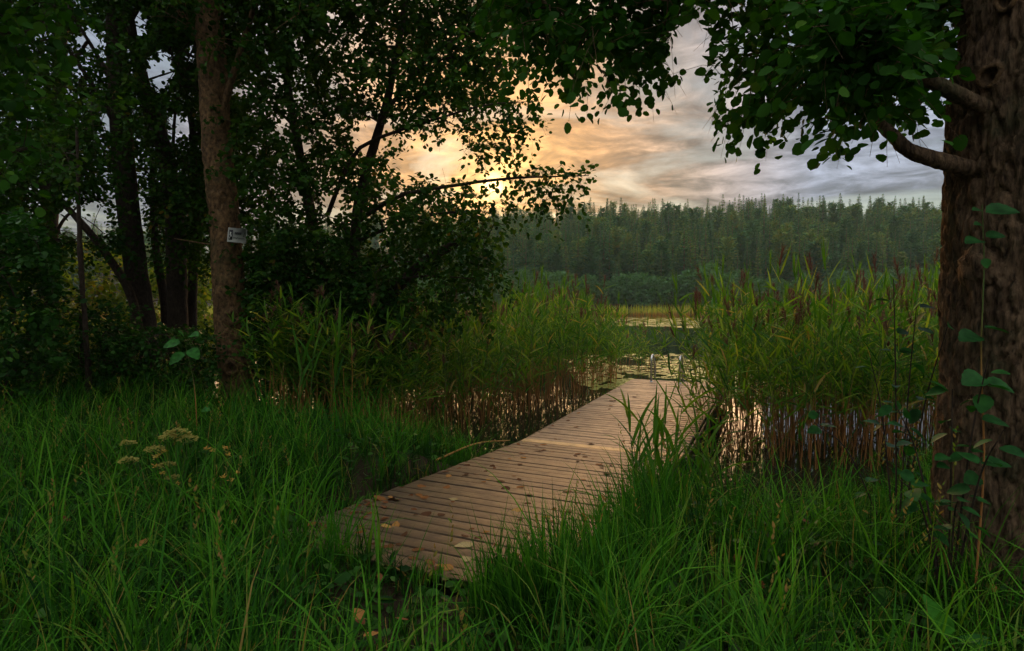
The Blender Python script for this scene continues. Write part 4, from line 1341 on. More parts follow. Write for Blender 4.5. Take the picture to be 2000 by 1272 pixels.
# ------------------------------------------------------------------ grass
def grass_height(x, y):
    h = 0.48 + 0.30 * pn(np.stack([x * 0.9, y * 0.9, 0 * x + 3], -1)) + 0.22 * pn(np.stack([x * 2.4, y * 2.4, 0 * x + 6], -1))
    front = np.exp(-(((x + 0.42) / 0.62) ** 4 + ((y - 2.75) / 0.8) ** 4))
    h = h * (1 - 0.6 * front)
    h = h * (1 - 0.45 * sstep(x, 0.9, 2.0) * sstep(y, 4.2, 5.2) * (1 - sstep(x, 4, 5.5)))
    a, bq = dock_coords(x, y)
    near = (a > -RAMP_L - 0.3) & (a < 1) & (bq > -0.16) & (bq < 0.2)
    h = np.where(near, h * 0.45, h)
    return np.maximum(h, 0.08)


def grass_points(n, rr, y0, y1, dens):
    out = []
    tot = 0
    while tot < n:
        y = y0 + (y1 - y0) * rr.random(n) ** dens
        x = rr.uniform(-1.1, 1.1, n) * (y * 1.0 + 0.9)
        ok = shore_d(x, y) > -0.15
        a, bq = dock_coords(x, y)
        ok &= ~((a > -RAMP_L - 0.02) & (bq > -0.02) & (bq < DOCK_W + 0.02))
        ok &= np.hypot(x - BX, y - BY) > 0.52
        ok &= pn(np.stack([x * 2.2, y * 2.2, 0 * x + 8], -1)) > -0.5
        out.append(np.stack([x, y], -1)[ok])
        tot += ok.sum()
    q = np.vstack(out)[:n]
    return np.stack([q[:, 0], q[:, 1], terrain(q[:, 0], q[:, 1]) - 0.01], -1)


r = np.random.default_rng(81)
gb = Buf()
# tufts: blades of one tuft share a foot and fan outwards
nt_ = 4600
T = grass_points(nt_, r, 0.9, 11.5, 1.15)
per = 11
P = np.repeat(T, per, 0) + np.concatenate([r.normal(0, 0.025, (nt_ * per, 2)), np.zeros((nt_ * per, 1))], 1)
H = np.repeat(grass_height(T[:, 0], T[:, 1]) * r.uniform(0.6, 1.25, nt_), per) * r.uniform(0.55, 1.25, nt_ * per)
dirn = np.repeat(r.uniform(0, 6.28, nt_), per)
az = np.where(r.random(nt_ * per) < 0.55, dirn + r.normal(0, 0.7, nt_ * per), r.uniform(0, 6.28, nt_ * per))
tint = np.clip(np.repeat(r.normal(0.29, 0.24, nt_), per) + r.normal(0, 0.16, nt_ * per), 0, 0.92)
tint = np.where(r.random(nt_ * per) < 0.085, r.uniform(0.93, 1, nt_ * per), tint)
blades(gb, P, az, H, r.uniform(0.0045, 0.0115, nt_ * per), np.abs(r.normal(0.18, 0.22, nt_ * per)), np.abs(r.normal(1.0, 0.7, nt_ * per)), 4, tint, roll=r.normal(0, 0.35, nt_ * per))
# long arching sedge blades
ns_ = 900
T = grass_points(ns_, r, 1.2, 10.5, 1.1)
T = T[grass_height(T[:, 0], T[:, 1]) > 0.33]; ns_ = len(T)
per = 12
P = np.repeat(T, per, 0) + np.concatenate([r.normal(0, 0.03, (ns_ * per, 2)), np.zeros((ns_ * per, 1))], 1)
tint = np.clip(np.repeat(r.normal(0.55, 0.18, ns_), per) + r.normal(0, 0.1, ns_ * per), 0, 0.9)
blades(gb, P, r.uniform(0, 6.28, ns_ * per), np.repeat(r.uniform(0.55, 0.9, ns_), per) * r.uniform(0.6, 1.1, ns_ * per), r.uniform(0.007, 0.014, ns_ * per), np.abs(r.normal(0.2, 0.15, ns_ * per)), np.abs(r.normal(1.5, 0.6, ns_ * per)), 6, tint, roll=r.normal(0, 0.35, ns_ * per))
# rank grass crowding the near right corner and the right edge of the ramp
n = 1900
aa = np.where(r.random(n) < 0.55, r.uniform(-RAMP_L - 0.02, -1.6, n), -RAMP_L - r.uniform(0.03, 0.35, n))
bb_ = np.where(aa > -RAMP_L - 0.025, DOCK_W + np.abs(r.normal(0.03, 0.16, n)), r.uniform(1.62, DOCK_W + 0.25, n))
q = DOCK_J + aa[:, None] * DD + bb_[:, None] * DN
P = np.stack([q[:, 0], q[:, 1], terrain(q[:, 0], q[:, 1]) - 0.01], -1)
hh = r.uniform(0.30, 0.70, n) * np.where(bb_ < 1.9, 0.6, 1.0)
blades(gb, P, math.atan2(-DN[1], -DN[0]) + r.normal(0, 1.2, n), hh, r.uniform(0.006, 0.013, n), np.abs(r.normal(0.14, 0.12, n)), np.abs(r.normal(0.6, 0.5, n)), 5, np.clip(r.normal(0.42, 0.2, n), 0, 0.92), roll=r.normal(0, 0.35, n))
# short undergrass
n = 30000
P = grass_points(n, r, 0.9, 9.5, 1.3)
blades(gb, P, r.uniform(0, 6.28, n), r.uniform(0.06, 0.2, n) * (0.6 + 0.8 * (grass_height(P[:, 0], P[:, 1]) > 0.25)), r.uniform(0.003, 0.006, n), np.abs(r.normal(0.2, 0.2, n)), np.abs(r.normal(0.6, 0.5, n)), 3, np.clip(r.normal(0.38, 0.16, n), 0, 0.9), roll=r.normal(0, 0.4, n))
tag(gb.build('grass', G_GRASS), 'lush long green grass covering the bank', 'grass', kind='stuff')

# grass stalks with tan seed heads
sb = Buf()
n = 330
P = grass_points(n * 2, r, 2.0, 9, 1.0)
P = P[grass_height(P[:, 0], P[:, 1]) > 0.3][:n]; n = len(P)
az = r.uniform(0, 6.28, n); le = r.uniform(0.03, 0.3, n); L = r.uniform(0.55, 0.95, n)
blades(sb, P, az, L, 0.0035, le, 0.25, 4, 0.93 + 0 * az)
hd = np.stack([np.cos(az), np.sin(az), 0 * az], -1)
for k in range(9):
    f = 0.80 + 0.024 * k
    th = le + 0.12
    C = P + hd * (L * f * np.sin(th))[:, None] + np.array([0, 0, 1.0]) * (L * f * np.cos(th))[:, None]
    a2 = r.uniform(0, 6.28, n)
    leaves(sb, C, np.stack([np.cos(a2) * 0.6, np.sin(a2) * 0.6, 1 + 0 * a2], -1), r.normal(0, 1, (n, 3)), r.uniform(0.018, 0.034, n), LEAF_LONG, np.clip(r.normal(0.97, 0.03, n), 0.9, 1))
tag(sb.build('grass_seed_heads', G_GRASS), 'thin grass stalks with tan seed heads standing above the bank grass', 'grass', kind='stuff')

# small broad weeds between the blades
wb = Buf()
n = 14000
P = grass_points(n, r, 0.9, 8, 1.25)
P[:, 2] += r.uniform(0.02, 0.22, n) * (grass_height(P[:, 0], P[:, 1]) / 0.4)
dv = r.normal(0, 1, (n, 3)); dv[:, 2] *= 0.3
leaves(wb, P, dv, np.array([0, 0, 1.0]) + r.normal(0, 0.4, (n, 3)), 0.03 + 0.07 * r.random(n) ** 1.6, LEAF_SMALL, np.clip(r.normal(0.6, 0.3, n), 0, 1))
tag(wb.build('weeds', G_SHRUB), 'small broad-leaved weeds growing low among the grass', 'weeds', kind='stuff')


def tussock(name, label, p, n, H, W, seed, spread=0.05, lean=0.15, bend=0.6, tint=0.6, cat='tussock', group=None, mat=None):
    rr = np.random.default_rng(seed)
    p = np.array([p[0], p[1], float(terrain(np.array([p[0]]), np.array([p[1]]))[0]) - 0.01])
    t = empty(name, p)
    tag(t, label, cat, group)
    for k in range(n):
        b = Buf()
        q = np.array([[rr.normal(0, spread), rr.normal(0, spread), 0.0]])
        blades(b, q, rr.uniform(0, 6.28), H * rr.uniform(0.55, 1.15), W * rr.uniform(0.7, 1.2), abs(rr.normal(lean, 0.1)), abs(rr.normal(bend, 0.35)), 7, np.clip(rr.normal(tint, 0.12), 0, 0.9), roll=rr.normal(0, 0.3))
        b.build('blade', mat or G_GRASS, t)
    return t


tussock('grass_tussock', 'bright tuft of broad upright blades in front of the near left corner of the ramp', gpt(738, 1125), 13, 0.46, 0.013, 301, 0.05, 0.12, 0.4, 0.78)
tussock('grass_tussock', 'dark tuft of thin upright blades in front of the near right corner of the ramp', gpt(975, 1165), 26, 0.55, 0.008, 302, 0.07, 0.12, 0.3, 0.35)
tussock('grass_tussock', 'small bright green tuft standing before the near edge of the ramp', gpt(850, 1140), 12, 0.2, 0.010, 303, 0.04, 0.2, 0.4, 0.7)
tussock('grass_tussock', 'large dark green tuft against the right edge of the ramp', (1.0, 4.1), 60, 0.75, 0.011, 304, 0.13, 0.18, 0.6, 0.45)
tussock('grass_tussock', 'large green tuft beside the jetty edge right of the young reeds', (1.5, 4.5), 48, 0.62, 0.011, 305, 0.13, 0.18, 0.7, 0.45)
tussock('grass_tussock', 'tall bright tuft with long straight blades in the right foreground', gpt(1410, 1260), 26, 0.62, 0.012, 306, 0.05, 0.06, 0.35, 0.8)
tussock('grass_tussock', 'bright tuft with two long stems below the big trunk in the right foreground', gpt(1560, 1265), 18, 0.55, 0.010, 307, 0.06, 0.1, 0.4, 0.78)
tussock('grass_tussock', 'tall arching tuft between the flowers and the ramp', (-2.3, 5.6), 40, 0.85, 0.012, 308, 0.12, 0.12, 0.7, 0.55)
tussock('grass_tussock', 'tall arching tuft left of the ramp near the water edge', (-1.75, 6.7), 46, 0.85, 0.012, 309, 0.14, 0.14, 0.8, 0.5)
tussock('grass_tussock', 'arching tuft in the left foreground below the white flower umbels', (-1.5, 2.95), 26, 0.5, 0.010, 310, 0.06, 0.2, 1.1, 0.75)
tussock('grass_tussock', 'dense tuft hiding the near right corner of the ramp', (0.50, 2.88), 75, 0.80, 0.011, 311, 0.10, 0.15, 0.6, 0.5)
tussock('grass_tussock', 'tuft against the right edge of the ramp behind the corner tuft', (0.86, 3.40), 70, 0.80, 0.011, 312, 0.11, 0.15, 0.6, 0.45)
tussock('grass_tussock', 'loose tuft before the middle of the near edge of the ramp', (0.12, 2.72), 45, 0.60, 0.010, 313, 0.10, 0.15, 0.6, 0.6)
tussock('grass_tussock', 'arching tuft hiding the near left corner of the ramp', (-1.42, 3.55), 80, 0.60, 0.011, 314, 0.18, 0.2, 0.9, 0.55)
tussock('grass_tussock', 'tuft in front of the left half of the near edge of the ramp', (-1.10, 3.28), 70, 0.46, 0.010, 315, 0.16, 0.2, 0.9, 0.6)

# ------------------------------------------------------------------ flowers
def umbel(b, c, w, rr, tint):
    n = int(120 + 1100 * w)
    a, q = rr.uniform(0, 6.28, n), np.sqrt(rr.random(n))
    lump = 0.25 * w * pn(np.stack([np.cos(a) * q * 4, np.sin(a) * q * 4, 0 * a + c[0] * 9], -1))
    P = c + np.stack([np.cos(a) * q * w / 2, np.sin(a) * q * w / 2, -0.35 * w * q ** 2 * 0.5 + lump], -1)
    leaves(b, P, np.stack([np.cos(a), np.sin(a), 0.2 + 0 * a], -1), np.array([0, 0, 1.0]) + rr.normal(0, 0.4, (n, 3)), 0.014, LEAF_SMALL, np.clip(tint + rr.normal(0, 0.08, n), 0, 1))


r = np.random.default_rng(91)
FY = 3.9
fbase = np.array([-2.35, FY + 0.1, 0.0]); fbase[2] = terrain(fbase[:1], fbase[1:2])[0]
fl = empty('umbel_flower', fbase)
tag(fl, 'wild umbellifer with flat yellow-green flower heads standing in the left grass', 'flower')
for x, y, w in ((345, 840, 0.15), (328, 850, 0.10), (366, 852, 0.12), (250, 862, 0.085), (250, 895, 0.115), (302, 874, 0.115), (326, 905, 0.10), (336, 930, 0.075), (290, 1000, 0.07)):
    c = P_(x, y, FY + r.normal(0, 0.06))
    b = Buf(); umbel(b, c, w, r, 0.32); hd = rebase(b, fl).build('flower_head', G_FLOWER, fl)
    b = Buf(); tube(b, smooth_path([fbase + r.normal(0, 0.02, 3) * np.array([1, 1, 0]), (fbase * 0.5 + c * 0.5) + np.array([0, 0, -0.02]), c - np.array([0, 0, w * 0.5])], 10), np.linspace(0.004, 0.0015, 10), 5, tint=0.3, t=0.8)
    for k in range(9):
        a = k * 0.7
        tube(b, [c - np.array([0, 0, w * 0.5]), c + np.array([math.cos(a) * w * 0.36, math.sin(a) * w * 0.36, -0.02])], 0.001, 3, tint=0.3, t=0.8)
    rebase(b, fl).build('stem', G_STEM, fl)
fbase2 = np.array([-2.0, FY - 0.1, 0.0]); fbase2[2] = terrain(fbase2[:1], fbase2[1:2])[0]
f2 = empty('yellow_flower', fbase2)
tag(f2, 'branching plant with small orange-yellow fading blossoms right of the umbels', 'flower')
for x, y in ((303, 893), (312, 888), (321, 882), (305, 910), (318, 925), (405, 876), (415, 880), (440, 875), (447, 888), (463, 924), (452, 938), (436, 932), (412, 975), (363, 990), (372, 1000), (315, 1035), (280, 1012), (456, 1020), (345, 945), (367, 995)):
    c = P_(x, y, FY - 0.1 + r.normal(0, 0.08))
    b = Buf()
    n = 14
    a = r.uniform(0, 6.28, n)
    leaves(b, c + r.normal(0, 0.005, (n, 3)), np.stack([np.cos(a), np.sin(a), r.uniform(-0.2, 0.9, n)], -1), r.normal(0, 1, (n, 3)), 0.020, LEAF_LONG, np.clip(r.normal(0.66, 0.15, n), 0, 1))
    rebase(b, f2).build('blossom', G_FLOWER, f2)
    b = Buf(); tube(b, smooth_path([fbase2, fbase2 * 0.5 + c * 0.5 + r.normal(0, 0.02, 3), c], 10), np.linspace(0.003, 0.001, 10), 4, tint=0.4, t=0.8)
    rebase(b, f2).build('stem', G_STEM, f2)
for k, (x, y, Yd, lab) in enumerate(((1440, 1090, 2.95, 'upper of two round rusty clover heads in the right grass'), (1485, 1143, 2.75, 'lower of two round rusty clover heads in the right grass'), (455, 1188, 2.75, 'rusty clover head low in the left foreground grass'))):
    c = P_(x, y, Yd)
    g0 = np.array([c[0], c[1] + 0.03, float(terrain(c[:1], c[1:2])[0])])
    t = empty('clover', g0); tag(t, lab, 'flower', 'rusty clover heads in the grass')
    n = 90
    dv = unit(r.normal(0, 1, (n, 3)))
    b = Buf(); leaves(b, c + dv * 0.008, dv + np.array([0, 0, 0.5]), r.normal(0, 1, (n, 3)), 0.016, LEAF_LONG, np.clip(r.normal(0.42, 0.1, n), 0, 1)); rebase(b, t).build('flower_head', G_DRY, t)
    b = Buf(); tube(b, [g0, c], 0.0016, 4, tint=0.3, t=0.8); rebase(b, t).build('stem', G_STEM, t)
# broad dock leaves at the bottom right
plant('dock_plant', 'dock plant with one long bright leaf beside the foot of the big trunk', 'plant', [[gpt(1880, 1290), P_(1860, 1260, 2.25), P_(1845, 1235, 2.25)]],
      [(P_(1858, 1240, 2.22), (-0.55, -0.1, 0.75), (-0.5, -0.8, 0.4), 0.19, 0.9), (P_(1870, 1250, 2.25), (0.7, -0.2, 0.1), (0, -0.4, 1), 0.12, 0.5), (P_(1870, 1255, 2.25), (0.3, -0.5, 0.5), (0, -0.6, 1), 0.12, 0.5)], G_VINE, LEAF_DOCK, 0.004)

# ------------------------------------------------------------------ fallen leaves
LM = []
for k in range(6):
    rr = np.random.default_rng(400 + k)
    V, fa = broad_outline(9, 0.30 if k % 2 else 0.38, 0.012)
    V = V.copy(); V[:, 0] -= 0.5
    V[:, 2] = 0.30 * V[:, 1] ** 2 * (1.5 if k % 3 else -0.4) + 0.10 * V[:, 0] ** 2 + 0.05 * pn(V * 3 + k)
    V[:, 2] -= V[:, 2].min()
    LM.append((V, fa))
LMM = []
for ti in (0.12, 0.32, 0.5, 0.66, 0.8, 0.95):
    for k in range(3):
        b = Buf(); V, fa = LM[random.randrange(6)]; b.add(V, fa, ti, 0.5); LMM.append(b.mesh('fallen_leaf', G_DRY, True))
r = np.random.default_rng(95)


def fallen(p, size, mi, label, group, tilt=0.15, zr=None):
    o = link('fallen_leaf', LMM[mi])
    size *= 1.35 if 'jetty' in group else 1.15
    o.location = Vector(p)
    o.rotation_euler = (r.normal(0, tilt), r.normal(0, tilt), r.uniform(0, 6.28))
    o.scale = (size, size, size)
    tag(o, label, 'leaf', group)


for px_, py_, mi, sz in ((873, 953, 8, .075), (885, 976, 17, .06), (833, 1006, 1, .075), (1010, 998, 13, .07), (1022, 895, 9, .06), (960, 930, 16, .06), (1048, 872, 0, .05), (1155, 868, 1, .06), (1320, 895, 11, .09), (1030, 985, 0, .05), (905, 1068, 15, .1), (868, 1110, 10, .09), (755, 1030, 12, .07), (720, 1005, 4, .06), (1290, 840, 1, .06), (1225, 826, 0, .05), (1335, 862, 2, .05), (1190, 800, 2, .05)):
    dvec = P_(px_, py_, 1.0) - CAM
    for k in np.arange(3, 14, 0.01):
        p = CAM + dvec * k
        a, bq = dock_coords(p[0], p[1])
        if p[2] <= Z_PLAT + (0 if a > 0 else (Z_RAMP - Z_PLAT) * -a / RAMP_L):
            break
    fallen(on_jetty(a, bq) + np.array([0, 0, 0.003]), sz, mi, ['small dark withered leaf lying on the jetty planks', 'small brown curled leaf lying on the jetty planks', 'orange-brown fallen leaf lying on the jetty planks', 'tan fallen leaf lying on the jetty planks', 'yellow fallen leaf lying on the jetty planks', 'pale straw-coloured fallen leaf lying on the jetty planks'][mi // 3], 'fallen leaves on the jetty', 0.1)
for k in range(150):
    a = r.uniform(-RAMP_L + 0.1, 4.5); a = a if r.random() < 0.5 else r.uniform(-RAMP_L, -0.5)
    mi = int(r.integers(18)) if r.random() < 0.4 else int(r.integers(6))
    fallen(on_jetty(a, r.uniform(0.05, 1.9)) + np.array([0, 0, 0.003]), r.uniform(0.03, 0.075), mi, ['small dark withered leaf lying on the jetty planks', 'small brown curled leaf lying on the jetty planks', 'orange-brown fallen leaf lying on the jetty planks', 'tan fallen leaf lying on the jetty planks', 'yellow fallen leaf lying on the jetty planks', 'pale straw-coloured fallen leaf lying on the jetty planks'][mi // 3], 'fallen leaves on the jetty', 0.1)
for k in range(60):
    if k < 26:                                     # litter on bare earth left of the ramp
        a_ = r.uniform(-4.1, -2.7); p = on_jetty(a_, abs(r.normal(0.0, 0.22)) + 0.03); fallen(p + np.array([0, 0, 0.004]), r.uniform(0.04, 0.07), int(r.integers(3, 10)), 'reddish-brown fallen leaf in the litter on the near left edge of the ramp', 'leaf litter on the ramp edge of the jetty', 0.25); continue
    else:
        q = grass_points(1, r, 2.2, 4.5, 1.0)[0, :2]; lab = 'brown fallen leaf caught in the foreground grass'; grp = 'fallen leaves in the grass'; dzz = r.uniform(0.12, 0.30)
    p = np.array([q[0], q[1], float(terrain(q[:1], q[1:2])[0]) + dzz])
    a, bq = dock_coords(p[0], p[1])
    if a > -RAMP_L and -0.05 < bq < 2.05:
        continue
    fallen(p, r.uniform(0.04, 0.075), int(r.integers(3, 12)), lab, grp, 0.4)
# bare stick lying on the bank beside the ramp
b = Buf(); p0, p1 = on_jetty(-1.7, -0.3), on_jetty(-0.2, -0.12)
p0[2] += 0.0; tube(b, smooth_path([p0, (p0 + p1) / 2 + np.array([0, 0, 0.07]), p1], 14), np.linspace(0.012, 0.006, 14), 6, tint=0.75)
tag(b.build('stick', G_DRY, smooth=True, loc=p0), 'thin pale curved stick lying along the left edge of the ramp', 'stick')

# ------------------------------------------------------------------ water lilies
def pad_mesh(seed):
    rr = np.random.default_rng(seed)
    n = 14
    th = np.linspace(0.22, 2 * math.pi - 0.22, n)
    rad = 1 + 0.05 * rr.normal(size=n)
    V = np.vstack([[0.05, 0, 0.0], np.stack([np.cos(th) * rad, np.sin(th) * rad * 0.9, 0.03 + 0.05 * np.abs(np.sin(th * 2 + seed)) * rr.random(n)], -1)])
    k = np.arange(1, n)
    return V, np.stack([0 * k, k, k + 1], -1)


PADS = [pad_mesh(500 + k) for k in range(6)]
r = np.random.default_rng(96)
lp = sample_poly([(1100, 700), (1130, 693), (1560, 690), (1560, 770), (1330, 790), (1190, 772), (1130, 750)], 2600, r)
Pl = []
for x, y in lp:
    d = P_(x, y, 1.0) - CAM
    k = -CAM[2] / d[2]
    p = CAM + d * k
    a, bq = dock_coords(p[0], p[1])
    if -6 < a < PLAT_L + 0.3 and -0.25 < bq < 2.3:
        continue
    if pn(np.array([[p[0] * 0.5, p[1] * 0.28, 3.3]]))[0] < -0.20:
        continue
    Pl.append(p)
Pl = np.array(Pl)
Pl = Pl[np.argsort(Pl[:, 1])]
PMM = []
for ti in (0.2, 0.45, 0.6, 0.75, 0.9):
    for k in range(2):
        b = Buf(); V, fa = PADS[random.randrange(6)]; b.add(V, fa, ti, 0.5); PMM.append(b.mesh('lily_pad', G_LILY))
carp = Buf()
for k, p in enumerate(Pl):
    s_ = r.uniform(0.07, 0.13)
    if k < 260:
        o = link('lily_pad', PMM[int(r.integers(10))])
        o.location = (p[0], p[1], 0.004 + r.uniform(0, 0.006)); o.rotation_euler = (r.normal(0, .04), r.normal(0, .04), r.uniform(0, 6.28)); o.scale = (s_,) * 3
        tag(o, 'yellow-green round water lily pad floating around the end of the jetty', 'lily pad', 'lily pads near the jetty')
    else:
        V, fa = PADS[int(r.integers(6))]
        carp.add_buf((lambda bb: (bb.add(V, fa, float(np.clip(r.normal(0.6, 0.2), 0, 1)), 0.5), bb)[1])(Buf()), mat4((p[0], p[1], 0.004 + r.uniform(0, 0.006)), r.uniform(0, 6.28), (s_, s_), r.normal(0, .05), r.normal(0, .05)))
# pale patch of floating leaves before the far reeds
lp = sample_poly([(700, 622), (1400, 621), (1900, 622), (1900, 638), (1350, 641), (1180, 636), (700, 636)], 1500, r)
for x, y in lp:
    d = P_(x, y, 1.0) - CAM
    p = CAM + d * (-CAM[2] / d[2])
    V, fa = PADS[int(r.integers(6))]
    s_ = r.uniform(0.25, 0.5)
    carp.add_buf((lambda bb: (bb.add(V, fa, float(np.clip(r.normal(0.45, 0.2), 0, 1)), 0.5), bb)[1])(Buf()), mat4((p[0], p[1], 0.004 + r.uniform(0, 0.006)), r.uniform(0, 6.28), (s_, s_ * 0.4), 0, 0))
tag(carp.build('lily_pads', G_LILY), 'carpet of small floating lily leaves farther out on the lake', 'lily pads', kind='stuff')

# far reed belt across the lake
r = np.random.default_rng(97)
fb = Buf()
n = 11000
x = r.uniform(-150, 170, n); y = 78 + 16 * r.random(n) + 4 * np.sin(x * 0.05) + 0.02 * np.abs(x)
P = np.stack([x, y, 0 * x - 0.05], -1)
blades(fb, P, r.uniform(0, 6.28, n), r.uniform(1.35, 1.95, n) * (1 + 0.25 * pn(np.stack([x * .08, y * .08, 0 * x], -1))), 0.07, np.abs(r.normal(0.05, 0.06, n)), np.abs(r.normal(0.2, 0.2, n)), 3, np.clip(r.normal(0.5, 0.2, n), 0, 1))
tag(fb.build('far_reeds', G_FARREED), 'yellow-green belt of reeds across the open lake', 'reeds', kind='stuff')

# ------------------------------------------------------------------ far wood
def conifer(seed, H=18.0, Rm=2.3, pine=False, lo=False):
    rr = np.random.default_rng(seed)
    tk, cr = Buf(), Buf()
    tube(tk, [(0, 0, -0.6), (0, 0, H * 0.5), (0, 0, H * 0.97)], [0.22, 0.15, 0.03], 5)
    z0 = H * (0.30 if pine else 0.10)
    nl = (26 if not pine else 17) if not lo else (14 if not pine else 11)
    tl = rr.uniform(0.25, 1.0)
    for k in range(nl):
        q = (k + rr.uniform(-0.3, 0.3)) / nl
        z = z0 + (H - z0) * np.clip(q, 0, 0.99)
        rad = Rm * (1.15 * (1 - q) if not pine else math.sqrt(max(0.05, 1 - (1.15 * q - 0.25) ** 2)) * 0.95) + 0.06
        nb = 9 if not lo else 7
        az = rr.uniform(0, 6.28) + np.arange(nb) * 6.283 / nb + rr.normal(0, 0.25, nb)
        L = rad * rr.uniform(0.55, 1.2, nb)
        P0 = np.repeat(np.array([[0, 0, z]]), nb, 0) + np.stack([np.cos(az), np.sin(az), 0 * az], -1) * 0.1
        tint = np.clip(tl * 0.75 + rr.normal(0, 0.14, nb) + 0.25 * (q - 0.4), 0, 1)
        blades(cr, P0, az, L, L * rr.uniform(0.4, 0.7, nb), (1.45 if not pine else 1.05) + rr.normal(0, 0.2, nb), rr.uniform(-0.2, 0.6, nb), 1 if lo else 2, tint, roll=rr.normal(0, 0.4, nb))
        e = 3 if not lo else 1
        m = nb * e
        a2 = np.repeat(az, e) + rr.normal(0, 0.35, m)
        rd = np.repeat(L, e) * rr.uniform(0.35, 0.95, m)
        P1 = np.stack([np.cos(a2) * rd, np.sin(a2) * rd, z + 0.1 - rd * (0.15 if not pine else -0.25) + rr.normal(0, 0.15, m)], -1)
        leaves(cr, P1, np.stack([np.cos(a2), np.sin(a2), rr.normal(-0.1 if not pine else 0.4, 0.5, m)], -1), rr.normal(0, 1, (m, 3)) + np.array([0, 0, 1]), rr.uniform(0.45, 1.0, m) * (0.35 + 0.65 * (1 - q) if not pine else 1.0), LEAF_LONG, np.clip(np.repeat(tint, e) + rr.normal(0, 0.12, m), 0, 1))
    if not pine:
        leaves(cr, np.array([[0, 0, H * 0.955]] * 3), np.array([[0.06, 0, 1.0], [-0.05, 0.05, 1.0], [0, -0.06, 1.0]]), rr.normal(0, 1, (3, 3)), np.array([0.8, 0.6, 0.5]), LEAF_LONG, 0.4)
    return tk, cr


def broad(seed, H=11.0, R_=4.0):
    rr = np.random.default_rng(seed)
    tk, cr = Buf(), Buf()
    tube(tk, [(0, 0, -0.5), (0.1, 0, H * 0.35), (0, 0.1, H * 0.8)], [0.25, 0.18, 0.05], 5)
    n = 1100
    dv = unit(rr.normal(0, 1, (n, 3)))
    rad = 0.55 + 0.45 * rr.random(n) ** 0.5
    lump = 1 + 0.5 * pn(dv * 2.2 + seed)
    P = np.stack([dv[:, 0] * R_ * rad * lump, dv[:, 1] * R_ * rad * lump, H * 0.52 + dv[:, 2] * H * 0.46 * rad * lump], -1)
    P[:, 2] = np.maximum(P[:, 2], 0.15)
    leaves(cr, P, dv + rr.normal(0, 0.6, (n, 3)), dv + rr.normal(0, 0.5, (n, 3)) + np.array([0, 0, 0.6]), rr.uniform(0.5, 1.05, n), LEAF_SMALL, np.clip(0.45 + 0.4 * pn(P * 0.6 + seed) + rr.normal(0, 0.1, n), 0, 1))
    return tk, cr


CV = [conifer(600 + k, 18, 2.0 + 0.2 * (k % 4)) for k in range(10)] + [conifer(620 + k, 16, 2.6, True) for k in range(4)]
CMs = [(t_.mesh('trunk', BARK_PINE), c_.mesh('crown', G_CONIFER)) for t_, c_ in CV]
BV = [broad(640 + k, 11, 4.0 + 0.3 * (k % 3)) for k in range(5)]
BMs = [(t_.mesh('trunk', BARK_DARK), c_.mesh('crown', G_BROAD)) for t_, c_ in BV]


def put_tree(name, meshes, p, s_, rz, label, cat, group):
    o = link(name, meshes[0])
    o.location = Vector(p); o.scale = s_; o.rotation_euler = (0, 0, rz)
    tag(o, label, cat, group)
    link('crown', meshes[1], o)


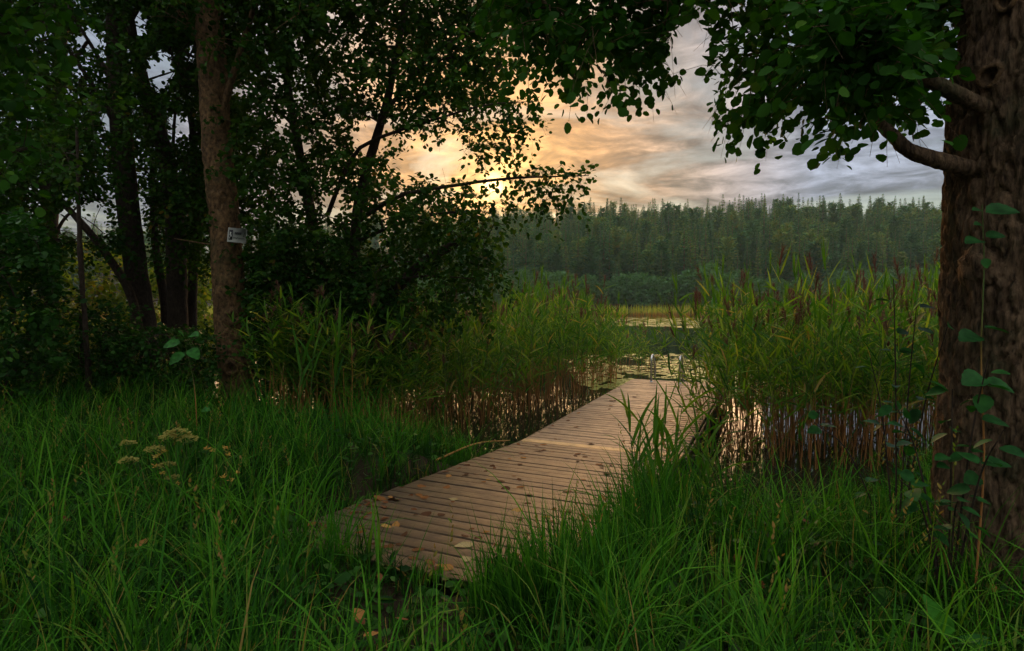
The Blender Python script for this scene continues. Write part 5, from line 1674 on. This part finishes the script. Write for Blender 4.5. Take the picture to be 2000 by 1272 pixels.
r = np.random.default_rng(98)
k = 0
for px_ in np.arange(560, 2250, 26.0):
    yd = r.uniform(199, 207)
    xw = (px_ + r.uniform(-10, 10) - 1000) / F * yd
    s_ = r.uniform(0.8, 1.25) * (1.15 if 1200 < px_ < 1420 else 0.95)
    put_tree('broadleaf_tree', BMs[k % 5], (xw, yd, max(0.0, float(terrain(np.array([xw]), np.array([yd]))[0])) - 0.4), (s_ * r.uniform(0.9, 1.25), s_, s_), r.uniform(0, 6.28), 'rounded green broadleaf tree on the far shore at the water', 'tree', 'broadleaf trees along the far shore')
    k += 1
pts = []
yd = 213.0
while yd < 436:
    sp_ = 4.6 * yd / 230.0
    x0, x1 = -0.95 * yd, 1.15 * yd
    xx = np.arange(x0, x1, sp_) + r.normal(0, sp_ * 0.35, len(np.arange(x0, x1, sp_)))
    sel = (xx / yd > -0.16) | (r.random(len(xx)) < 0.28)
    for xw in xx[sel]:
        pts.append((xw, yd + r.normal(0, 1.6)))
    yd += 5.2 * (yd / 213.0) ** 1.2
pts = np.array(pts)
zz = terrain(pts[:, 0], pts[:, 1])
vis = (pts[:, 0] / pts[:, 1] > -0.12) & (pts[:, 0] / pts[:, 1] < 0.75)
order = np.concatenate([np.where(vis)[0], np.where(~vis)[0]])
CJ = []
for duo in CV:
    bb_ = Buf()
    for q in range(2):
        duo[q].f = [(f_, q) for f_, _ in duo[q].f]
        bb_.add_buf(duo[q])
    CJ.append(bb_.mesh('conifer', [BARK_PINE, G_CONIFER]))
fp, fr, fs, fi = [], [], [], []
for c, q in enumerate(order):
    xw, yd = pts[q]
    v = int(r.integers(len(CV)))
    s_ = r.choice([r.uniform(0.75, 1.1), r.uniform(1.05, 1.45)])
    w_ = s_ * r.uniform(0.85, 1.25)
    if c < 250 and vis[q]:
        put_tree('conifer_tree', CMs[v], (xw, yd, zz[q]), (w_, w_, s_), r.uniform(0, 6.28), 'dark conifer in the front rows of the far wooded hillside', 'tree', 'conifers on the lower slope of the far hill')
    else:
        fp.append((xw, yd, zz[q])); fr.append((0, 0, r.uniform(0, 6.28))); fs.append((w_, w_, s_)); fi.append(v)
tag(scatter('conifer_forest', CJ, fp, fr, fs, fi), 'dense conifer forest covering the far hill up to its ridge', 'forest', kind='stuff')

# ------------------------------------------------------------------ haze over the lake
m, t = new_mat('haze_air')
pv = N(t, 'ShaderNodeVolumePrincipled', ins={'Color': (0.80, 0.95, 0.88, 1), 'Density': 0.0002, 'Anisotropy': 0.2})
om = t.nodes.new('ShaderNodeOutputMaterial')
t.links.new(pv.outputs[0], om.inputs['Volume'])
b = Buf(); box(b, (0, 210, 46), (1900, 1020, 100))
o = b.build('haze', m)
tag(o, 'thin morning haze over the lake and the far hill', 'haze', kind='stuff')
